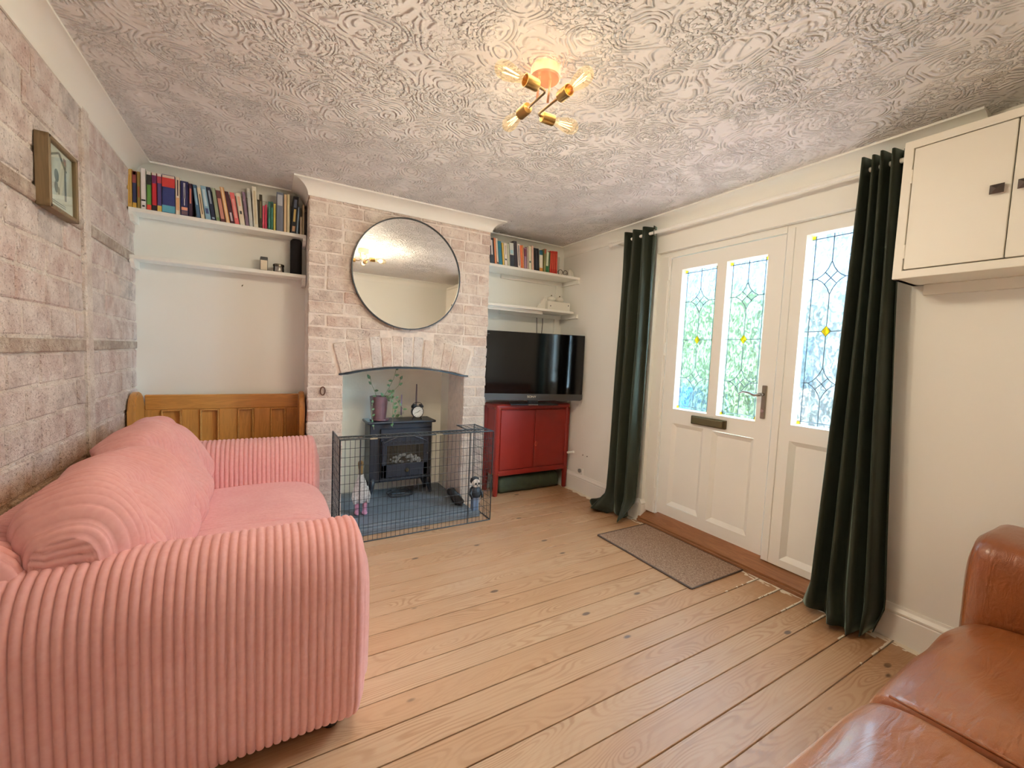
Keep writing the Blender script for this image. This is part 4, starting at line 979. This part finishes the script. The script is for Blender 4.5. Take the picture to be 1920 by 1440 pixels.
# ================================================================== FIGURES by the hearth
dk = thing('duck_figure', 'wooden duck figure in a patterned white coat and pink boots on the hearth', 'figurine', (1.40, 3.17, .062))
dm = Matrix.Translation((1.40, 3.17, .062))
B().lathe([(.012, .085), (.045, .09), (.056, .13), (.054, .19), (.040, .25), (.024, .295), (.018, .31)], 20, dm).build('coat', M('floral_coat', (226, 218, 212), .8, var=.35, vs=46), dk, smooth=True)
B().tube([(1.40, 3.17, .365), (1.398, 3.168, .41), (1.396, 3.165, .445), (1.394, 3.15, .468), (1.392, 3.12, .478), (1.392, 3.10, .476)], [.016, .016, .020, .021, .010, .004], 12).build('neck_and_head', M('brown_wood', (132, 96, 48), .6, var=.15, vs=30), dk, smooth=True)
B().tube([(1.40-.04, 3.165, .062+.21), (1.345, 3.145, .2), (1.352, 3.13, .15)], [.016, .018, .012], 8).build('sleeve', M('floral_coat', (0, 0, 0)), dk, smooth=True)
B().tube([(1.40+.04, 3.165, .062+.21), (1.455, 3.145, .2), (1.447, 3.13, .15)], [.016, .018, .012], 8).build('sleeve', M('floral_coat', (0, 0, 0)), dk, smooth=True)
for x, yy in ((1.375, 3.16), (1.43, 3.15)):
    B().tube([(x, yy, .155), (x, yy, .09), (x, yy-.006, .082)], [.018, .017, .019], 10).ball((x-.006, yy-.026, .078), .024, 10, 8, (.85, 1.5, .66)).build('boot', M('pink_boot', (196, 140, 168), .45, var=.2, vs=30), dk, smooth=True)
sk = thing('skull_doll', 'small black doll with a white skull face in the guard corner', 'doll', (2.275, 2.93, 0))
box(2.252, 2.306, 2.90, 2.955, .0, .155, bev=.004).build('block', M('blue_grey_block', (104, 120, 146), .6, var=.1), sk)
B().lathe([(.045, .155), (.052, .17), (.045, .215), (.028, .24)], 16, Matrix.Translation((2.281, 2.935, 0))).build('body', plain((26, 26, 30)), sk, smooth=True)
hd = B().ball((2.281, 2.925, .268), .036, 16, 12, (1, .95, 1.08)).build('head', plain((236, 234, 230)), sk, smooth=True)
for dx in (-.014, .014): B().ball((2.281+dx, 2.8935, .272), .009, 10, 8, (1, .5, 1.1)).build('eye', black_plastic, hd, smooth=True)
B().ball((2.281, 2.8905, .256), .004, 8, 6).build('nose', black_plastic, hd)
B().ball((2.281, 2.945, .285), .041, 14, 10, (1, .85, .85)).build('hair', plain((24, 24, 26)), sk, smooth=True)
for dx in (-1, 1): B().tube([(2.28+dx*.035, 2.93, .225), (2.28+dx*.052, 2.905, .185), (2.28+dx*.045, 2.885, .15)], [.012, .010, .009], 8).build('arm', plain((26, 26, 30)), sk, smooth=True)
lg = loft(smooth_poly([(-.035, 0), (-.04, .045), (0, .075), (.04, .045), (.035, 0)], 2), 0, .34, 'y', npr=14, pitch=0, seg=12, er=.02, disp=soft(.01, 12, 4))
lgo = lg.build('fire_log', M('charred_bark', (52, 50, 50), .9, var=.4, vs=26, bump=.8, bs=30), None, smooth=True, label='charred dark log lying along the right edge of the hearth', cat='log')
lgo.location = (2.20, 3.16, .064); lgo.rotation_euler = (0, 0, -.12)

# ================================================================== CURTAINS AND ROD
ROD_X, ROD_Z = 3.425, 2.376
rd = thing('curtain_rod', 'white curtain rod above the front door', 'curtain rod', (ROD_X, 1.65, ROD_Z))
B().tube([(ROD_X, .60, ROD_Z), (ROD_X, 2.66, ROD_Z)], .0125, 14).build('pole', white_gloss, rd, smooth=True, angle=.6)
B().tube([(ROD_X, 2.66, ROD_Z), (ROD_X, 2.675, ROD_Z), (ROD_X, 2.68, ROD_Z), (ROD_X, 2.695, ROD_Z), (ROD_X, 2.712, ROD_Z), (ROD_X, 2.722, ROD_Z)], [.013, .016, .011, .021, .019, .004], 14).build('finial', white_gloss, rd, smooth=True)
for y_ in (2.63, .63): B().tube([(W, y_, ROD_Z), (ROD_X, y_, ROD_Z)], .009, 8).tube([(W-.006, y_, ROD_Z), (W, y_, ROD_Z)], .03, 14).build('bracket', white_gloss, rd)
def curtain(label, ytop, ybot, folds, amp, skew, pool, seed):
    (ya, yb_), (ba, bb_) = ytop, ybot
    t = thing('curtain', label, 'curtain', (ROD_X, (ba+bb_)/2, 0), group='dark green velvet curtains')
    nu, nz = folds*14, 46; rows = []; top = 2.425
    for jz in range(nz+1):
        s = jz/nz; z = top*(1-s)+.004
        row = []
        for i in range(nu+1):
            u = i/nu; e = s**1.3
            y_ = (ya+(yb_-ya)*u)*(1-e)+(ba+(bb_-ba)*u)*e
            a = amp*(1-.25*s)+.012*math.sin(3*s+u*9+seed)
            ph = u*folds*2*PI
            x = ROD_X-.004+a*math.sin(ph+skew*s*1.4)+.010*noise.noise(Vector((u*4+seed, s*3, 0)))-.02*e
            zz = z
            if s > .93:
                k = (s-.93)/.07; x -= pool*k*(.5+.5*math.sin(u*7+seed)); y_ += .05*k*math.sin(u*5+seed*2); zz = max(.004, zz+.03*k*abs(math.sin(u*11+seed)))
            x = min(x, W-.028 if z < .2 else W-.006)
            row.append(Vector((x, y_, zz)))
        rows.append(row)
    b = B(); V = [[b.bm.verts.new(v) for v in r] for r in rows]
    for A, C in zip(V, V[1:]):
        for i in range(nu): b.bm.faces.new((A[i], A[i+1], C[i+1], C[i]))
    o = b.build('cloth', velvet_m, t, smooth=True)
    md = o.modifiers.new('thick', 'SOLIDIFY'); md.thickness = .004
    for i in range(folds*2):
        y_ = ya+(yb_-ya)*(i+.5)/(folds*2)*1.0
        y_ = ya+(yb_-ya)*(i)/(folds*2)
        ang = math.copysign(1, math.cos(PI*i))
        c = Vector((ROD_X, y_, ROD_Z)); n_ = Vector((-(yb_-ya)/folds*0-.55*ang, 1, 0)).normalized(); s_ = Vector((0, 0, 1)); q = n_.cross(s_)
        B().tube([c+q*.021*math.cos(t_)+s_*.021*math.sin(t_) for t_ in [2*PI*k/16 for k in range(16)]], .0035, 6, closed=True).build('eyelet', chrome, t, smooth=True)
curtain('dark green velvet curtain bunched at the hinge side of the front door', (2.205, 2.50), (2.225, 2.56), 3, .052, .6, .13, 1.3)
curtain('dark green velvet curtain covering the glazed side panel edge', (.675, .835), (.56, .90), 4, .052, .4, .10, 4.1)
# gathered tail of the left curtain on the floor
loft(smooth_poly([(2.50, .004), (2.52, .055), (2.60, .085), (2.70, .06), (2.735, .012), (2.70, .004)], 2), 3.33, 3.485, 'x', npr=30, pitch=0, seg=14, er=.03, disp=soft(.022, 9, 8)).build('curtain_tail', velvet_m, [o for o in COL.objects if o.name == 'curtain'][0], smooth=True)

# ================================================================== DOOR MAT
b = B(); nx = 44; mx0, mx1, my0, my1 = 2.960, 3.482, 1.322, 2.152; V = []
for i in range(nx*2+1):
    x = mx0+(mx1-mx0)*i/(nx*2); z = .008 if i % 2 else .0045
    V.append([b.bm.verts.new((x, my0, z)), b.bm.verts.new((x, my1, z))])
lo = [b.bm.verts.new((mx0, my0, .0005)), b.bm.verts.new((mx0, my1, .0005)), b.bm.verts.new((mx1, my1, .0005)), b.bm.verts.new((mx1, my0, .0005))]
for A, C in zip(V, V[1:]): b.bm.faces.new((A[0], A[1], C[1], C[0]))
b.bm.faces.new((V[0][0], V[0][1], lo[1], lo[0])); b.bm.faces.new((V[-1][0], V[-1][1], lo[2], lo[3])); b.bm.faces.new(lo)
dmt = thing('door_mat', 'ribbed brown and beige mat in front of the door', 'mat', ((mx0+mx1)/2, (my0+my1)/2, 0))
b.build('ribbed_pile', mat_m, dmt)
ed = M('mat_binding', (74, 54, 42), .9)
for a in ((mx0-.006, mx0+.008, my0, my1), (mx1-.008, mx1+.004, my0, my1), (mx0, mx1, my0-.005, my0+.004), (mx0, mx1, my1-.004, my1+.005)): box(*a, .0004, .0088, bev=.002).build('bound_edge', ed, dmt)

# ================================================================== WALL CUPBOARD
KX, KY, K0, K1 = 3.262, .624, 1.776, 2.388
wc = thing('wall_cupboard', 'cream painted two-door wall cupboard above the leather sofa', 'cupboard', (3.39, .28, K0))
KY2 = -.062
cc = B().box(KX+.02, W, KY-.02, KY, K0, K1).box(KX+.02, W, KY2, KY2+.02, K0, K1).box(KX+.02, W, KY2, KY, K0, K0+.02).box(KX+.02, W, KY2, KY, K1-.02, K1).box(W-.012, W-.001, KY2, KY, K0, K1)
cc.build('carcass', cab_paint, wc)
ff = B().box(KX, KX+.022, KY-.034, KY, K0, K1, bev=.002).box(KX, KX+.022, KY2, KY2+.034, K0, K1, bev=.002).box(KX, KX+.022, KY2+.03, KY-.03, K0, K0+.036, bev=.002).box(KX, KX+.022, KY2+.03, KY-.03, K1-.036, K1, bev=.002)
ff.build('face_frame', cab_paint, wc)
for i, (a, c) in enumerate(((.2835, KY-.0385), (KY2+.0385, .2795))):
    d = box(KX-.002, KX+.02, a, c, K0+.0405, K1-.0405, bev=.002).build('cupboard_door', cab_paint, wc)
    yk = .318 if i == 0 else .244
    kb = B().tube([(KX-.002, yk, 2.088), (KX-.018, yk, 2.088)], .006, 8)
    kb.quads([(KX-.018, yk-.02, 2.070), (KX-.018, yk+.02, 2.070), (KX-.018, yk+.02, 2.106), (KX-.018, yk-.02, 2.106), (KX-.028, yk, 2.088)], [(0, 1, 2, 3), (0, 1, 4), (1, 2, 4), (2, 3, 4), (3, 0, 4)])
    kb.build('knob', M('pewter_knob', (92, 82, 76), .35, .8, var=.1), d, label='dark pyramid-shaped knob')
for z in (K0+.12, K1-.16): B().tube([(KX-.001, KY-.036, z-.03), (KX-.001, KY-.036, z+.03)], .004, 8).build('hinge', cab_paint, wc)
B().box(W-.022, W-.001, KY2, KY-.045, K0-.05, K0, bev=.002).build('support_batten', cab_paint, wc)

# ================================================================== TAN LEATHER SOFA along the rear wall
ls = thing('leather_sofa', 'tan brown leather sofa in the near right corner', 'sofa', (2.4, -.1, 0))
wr = soft(.016, 5, 11)
lp_ = smooth_poly([(-.34, .24), (-.34, .425), (-.10, .462), (.10, .466), (.20, .452), (.252, .41), (.268, .33), (.262, .24), (.15, .22)], 2)
for a, c in ((2.252, 3.058), (1.45, 2.246)):
    loft(lp_, a, c, 'x', npr=64, pitch=0, seg=60, er=.035, bulge=lambda t: 1-.05*abs(2*t-1)**5, disp=soft(.012, 6, a*3), capring=5).build('seat_cushion', leather_m, ls, smooth=True)
loft(smooth_poly([(-.38, .05), (-.38, .30), (.20, .30), (.245, .26), (.25, .06)], 1), 1.45, 3.08, 'x', npr=30, pitch=0, seg=20, er=.02).build('base', leather_m, ls, smooth=True)
loft(smooth_poly([(3.062, .05), (3.058, .45), (3.045, .60), (3.06, .70), (3.13, .752), (3.30, .76), (3.42, .745), (3.475, .68), (3.475, .05)], 2), -.40, .255, 'y', npr=56, pitch=0, seg=40, er=.06, disp=soft(.012, 6, 2), capring=8).build('arm', leather_m, ls, smooth=True)
loft(smooth_poly([(-.44, .1), (-.44, .80), (-.38, .87), (-.27, .84), (-.22, .60), (-.22, .1)], 2), 1.45, 3.46, 'x', npr=36, pitch=0, seg=40, er=.05, disp=soft(.012, 5, 7)).build('back', leather_m, ls, smooth=True)
B().tube([(2.249, y_, .455+.008*math.sin((y_+.3)*6)) for y_ in [-.3+.045*i for i in range(12)]], .0045, 6).build('seam_piping', leather_m, ls, smooth=True)
for x in (1.52, 3.40):
    for y_ in (-.36, .2): B().lathe([(.022, 0), (.03, .06)], 12, Matrix.Translation((x, y_, 0))).build('foot', M('dark_wood_foot', (0, 0, 0)), ls)

# ================================================================== CEILING LIGHT
LX, LY = 1.722, 1.272
cl_ = thing('ceiling_light', 'copper ceiling light with four glowing amber filament bulbs', 'ceiling light', (LX, LY, H))
rose = M('rose_copper', (206, 150, 118), .35, .6, var=.04)
B().lathe([(.058, 0), (.060, -.006), (.060, -.038), (.055, -.044), (.01, -.044)], 32, Matrix.Translation((LX, LY, H))).build('ceiling_plate', rose, cl_, smooth=True, angle=.6)
AZ = 2.378
def lz(x, y_): k = (AZ-CAM.z)/(2.40-CAM.z); return (CAM.x+(x-CAM.x)*k, CAM.y+(y_-CAM.y)*k, AZ)
for x, y_ in ((1.711, 1.31), (1.760, 1.305)): B().tube([lz(x, y_), Vector(lz(x, y_))*.0+Vector((lz(x, y_)[0], lz(x, y_)[1]-.012, H-.04))], .005, 8).build('stem', rose, cl_, smooth=True)
def bulb(base, d):
    d = Vector(d); base = Vector(base); R = Vector((0, 0, 1)).rotation_difference(d).to_matrix().to_4x4(); mx = Matrix.Translation(base) @ R
    B().lathe([(.006, -.062), (.020, -.058), (.0225, -.052), (.0225, 0), (.0205, .0), (.0205, -.04)], 20, mx, cap=False).build('lamp_holder', M('brushed_gold', (170, 134, 80), .28, 1, var=.05), cl_, smooth=True, angle=.5)
    g = B().lathe([(.0135, -.012), (.0145, .006), (.020, .030), (.0285, .062), (.0315, .086), (.029, .106), (.020, .121), (.008, .128), (.001, .129)], 24, mx, cap=False).build('bulb', bulb_glass, cl_, smooth=True)
    fb = B().tube([mx @ Vector((0, 0, -.01)), mx @ Vector((0, 0, .03))], .003, 6)
    fb.build('bulb_stem', clear_glass, g)
    f_ = B()
    for k in range(4):
        a = PI/2*k+.4; f_.tube([mx @ Vector((.006*math.cos(a), .006*math.sin(a), .030)), mx @ Vector((.011*math.cos(a), .011*math.sin(a), .094))], .0016, 5)
    f_.build('filament', filament_m, g)
    l = bpy.data.lights.new('bulb_light', 'POINT'); l.energy = LAMP; l.color = LAMPCOL; l.shadow_soft_size = .024
    lo_ = bpy.data.objects.new('bulb_light', l); COL.objects.link(lo_); lo_.parent = cl_; lo_.location = (mx @ Vector((0, 0, .066)))-WO[cl_]
def arm(pts): B().tube(pts, .0052, 8).build('arm', M('bronze_arm', (120, 96, 66), .3, .9), cl_, smooth=True)
arm([lz(1.664, 1.239), lz(1.695, 1.243), lz(1.707, 1.247), lz(1.712, 1.258), lz(1.712, 1.30), lz(1.712, 1.38)]); bulb(lz(1.606, 1.234), (-1, -.06, 0)); bulb(lz(1.710, 1.44), (-.02, 1, 0))
arm([lz(1.779, 1.245), lz(1.776, 1.30), lz(1.774, 1.375), lz(1.776, 1.394), lz(1.786, 1.401), lz(1.80, 1.403)]); bulb(lz(1.780, 1.187), (0, -1, 0)); bulb(lz(1.856, 1.40), (1, -.06, 0))

# ================================================================== PICTURE ON THE BRICK WALL
pf = thing('picture_frame', 'deep grey-brown box frame with a house drawing on the brick wall', 'picture', (.022, 2.245, 1.845))
py0, py1, pz0, pz1, pd = 2.10, 2.385, 1.842, 2.115, .046
fb_ = B()
for a, c, e, g in ((py0, py0+.017, pz0, pz1), (py1-.017, py1, pz0, pz1), (py0, py1, pz0, pz0+.017), (py0, py1, pz1-.017, pz1)): fb_.box(.003, pd, a, c, e, g, bev=.003)
fb_.build('frame', frame_wood, pf)
ar = box(.003, pd-.016, py0+.014, py1-.014, pz0+.014, pz1-.014).build('print', plain((238, 232, 216), .7), pf)
x = pd-.0155; gr = plain((118, 116, 108)); q = B()
def pl_(a, c, t=.0042): q.tube([(x, *a), (x, *c)], t, 4)
pl_((py0+.06, 2.055), (py0+.135, 2.085)); pl_((py0+.135, 2.085), (py0+.2, 2.03)); pl_((py0+.19, 2.05), (py0+.19, 1.91))
q.build('house_outline', gr, ar)
box(x-.001, x+.0006, py0+.182, py0+.205, 2.055, 2.082).build('drawn_chimney', plain((150, 104, 96)), ar)
b = B().ball((x, py0+.11, 1.99), .022, 10, 8, (.06, 1, 1.15)); b.build('drawn_tree', plain((120, 122, 112)), ar)
b = B().ball((x, py0+.105, 1.945), .018, 10, 8, (.06, 1, 1.3)).ball((x, py0+.128, 1.935), .012, 8, 6, (.06, 1, 1.3)); b.build('drawn_figures', plain((150, 146, 136)), ar)
for z in (1.885, 1.877): box(x-.0006, x+.0006, py0+.06, py0+.19, z, z+.0022).build('drawn_line', gr, ar)
box(pd-.010, pd-.008, py0+.014, py1-.014, pz0+.014, pz1-.014).build('front_glass', clear_glass, pf)

# ================================================================== SMALL WALL FITTINGS on the door wall
B().lathe([(.011, 0), (.011, .06), (.014, .062), (.014, .08)], 12, Matrix.Translation((W-.08, 3.185, .38)) @ Matrix.Rotation(PI/2, 4, 'Y')).build('pipe_stub', white_gloss, None, label='short white pipe stub beside the red cabinet', cat='pipe')
sk_ = thing('wall_socket', 'small grey round cable outlet above the skirting', 'socket', (W-.01, 3.05, .205))
box(W-.010, W-.001, 3.01, 3.09, .180, .245, bev=.003).build('back_plate', white_gloss, sk_)
B().lathe([(.020, 0), (.020, .012), (.012, .016)], 18, Matrix.Translation((W-.026, 3.05, .218)) @ Matrix.Rotation(PI/2, 4, 'Y')).build('outlet', M('grey_outlet', (140, 136, 130), .5), sk_)
for y_, lab in ((3.034, 'small plugged hole in the door wall, nearer the alcove'), (2.968, 'small plugged hole in the door wall, nearer the curtain')):
    B().lathe([(.006, 0), (.006, .004)], 10, Matrix.Translation((W-.004, y_, .381)) @ Matrix.Rotation(PI/2, 4, 'Y')).build('wall_plug', M('grey_plug', (112, 100, 90), .6), None, label=lab, cat='wall plug')
B().tube([(0.60, YB-.001, 1.775), (.60, YB-.02, 1.775), (.606, YB-.026, 1.782)], .003, 6).build('wall_hook', dark_brass, None, label='tiny brown hook below the lower left shelf', cat='hook')
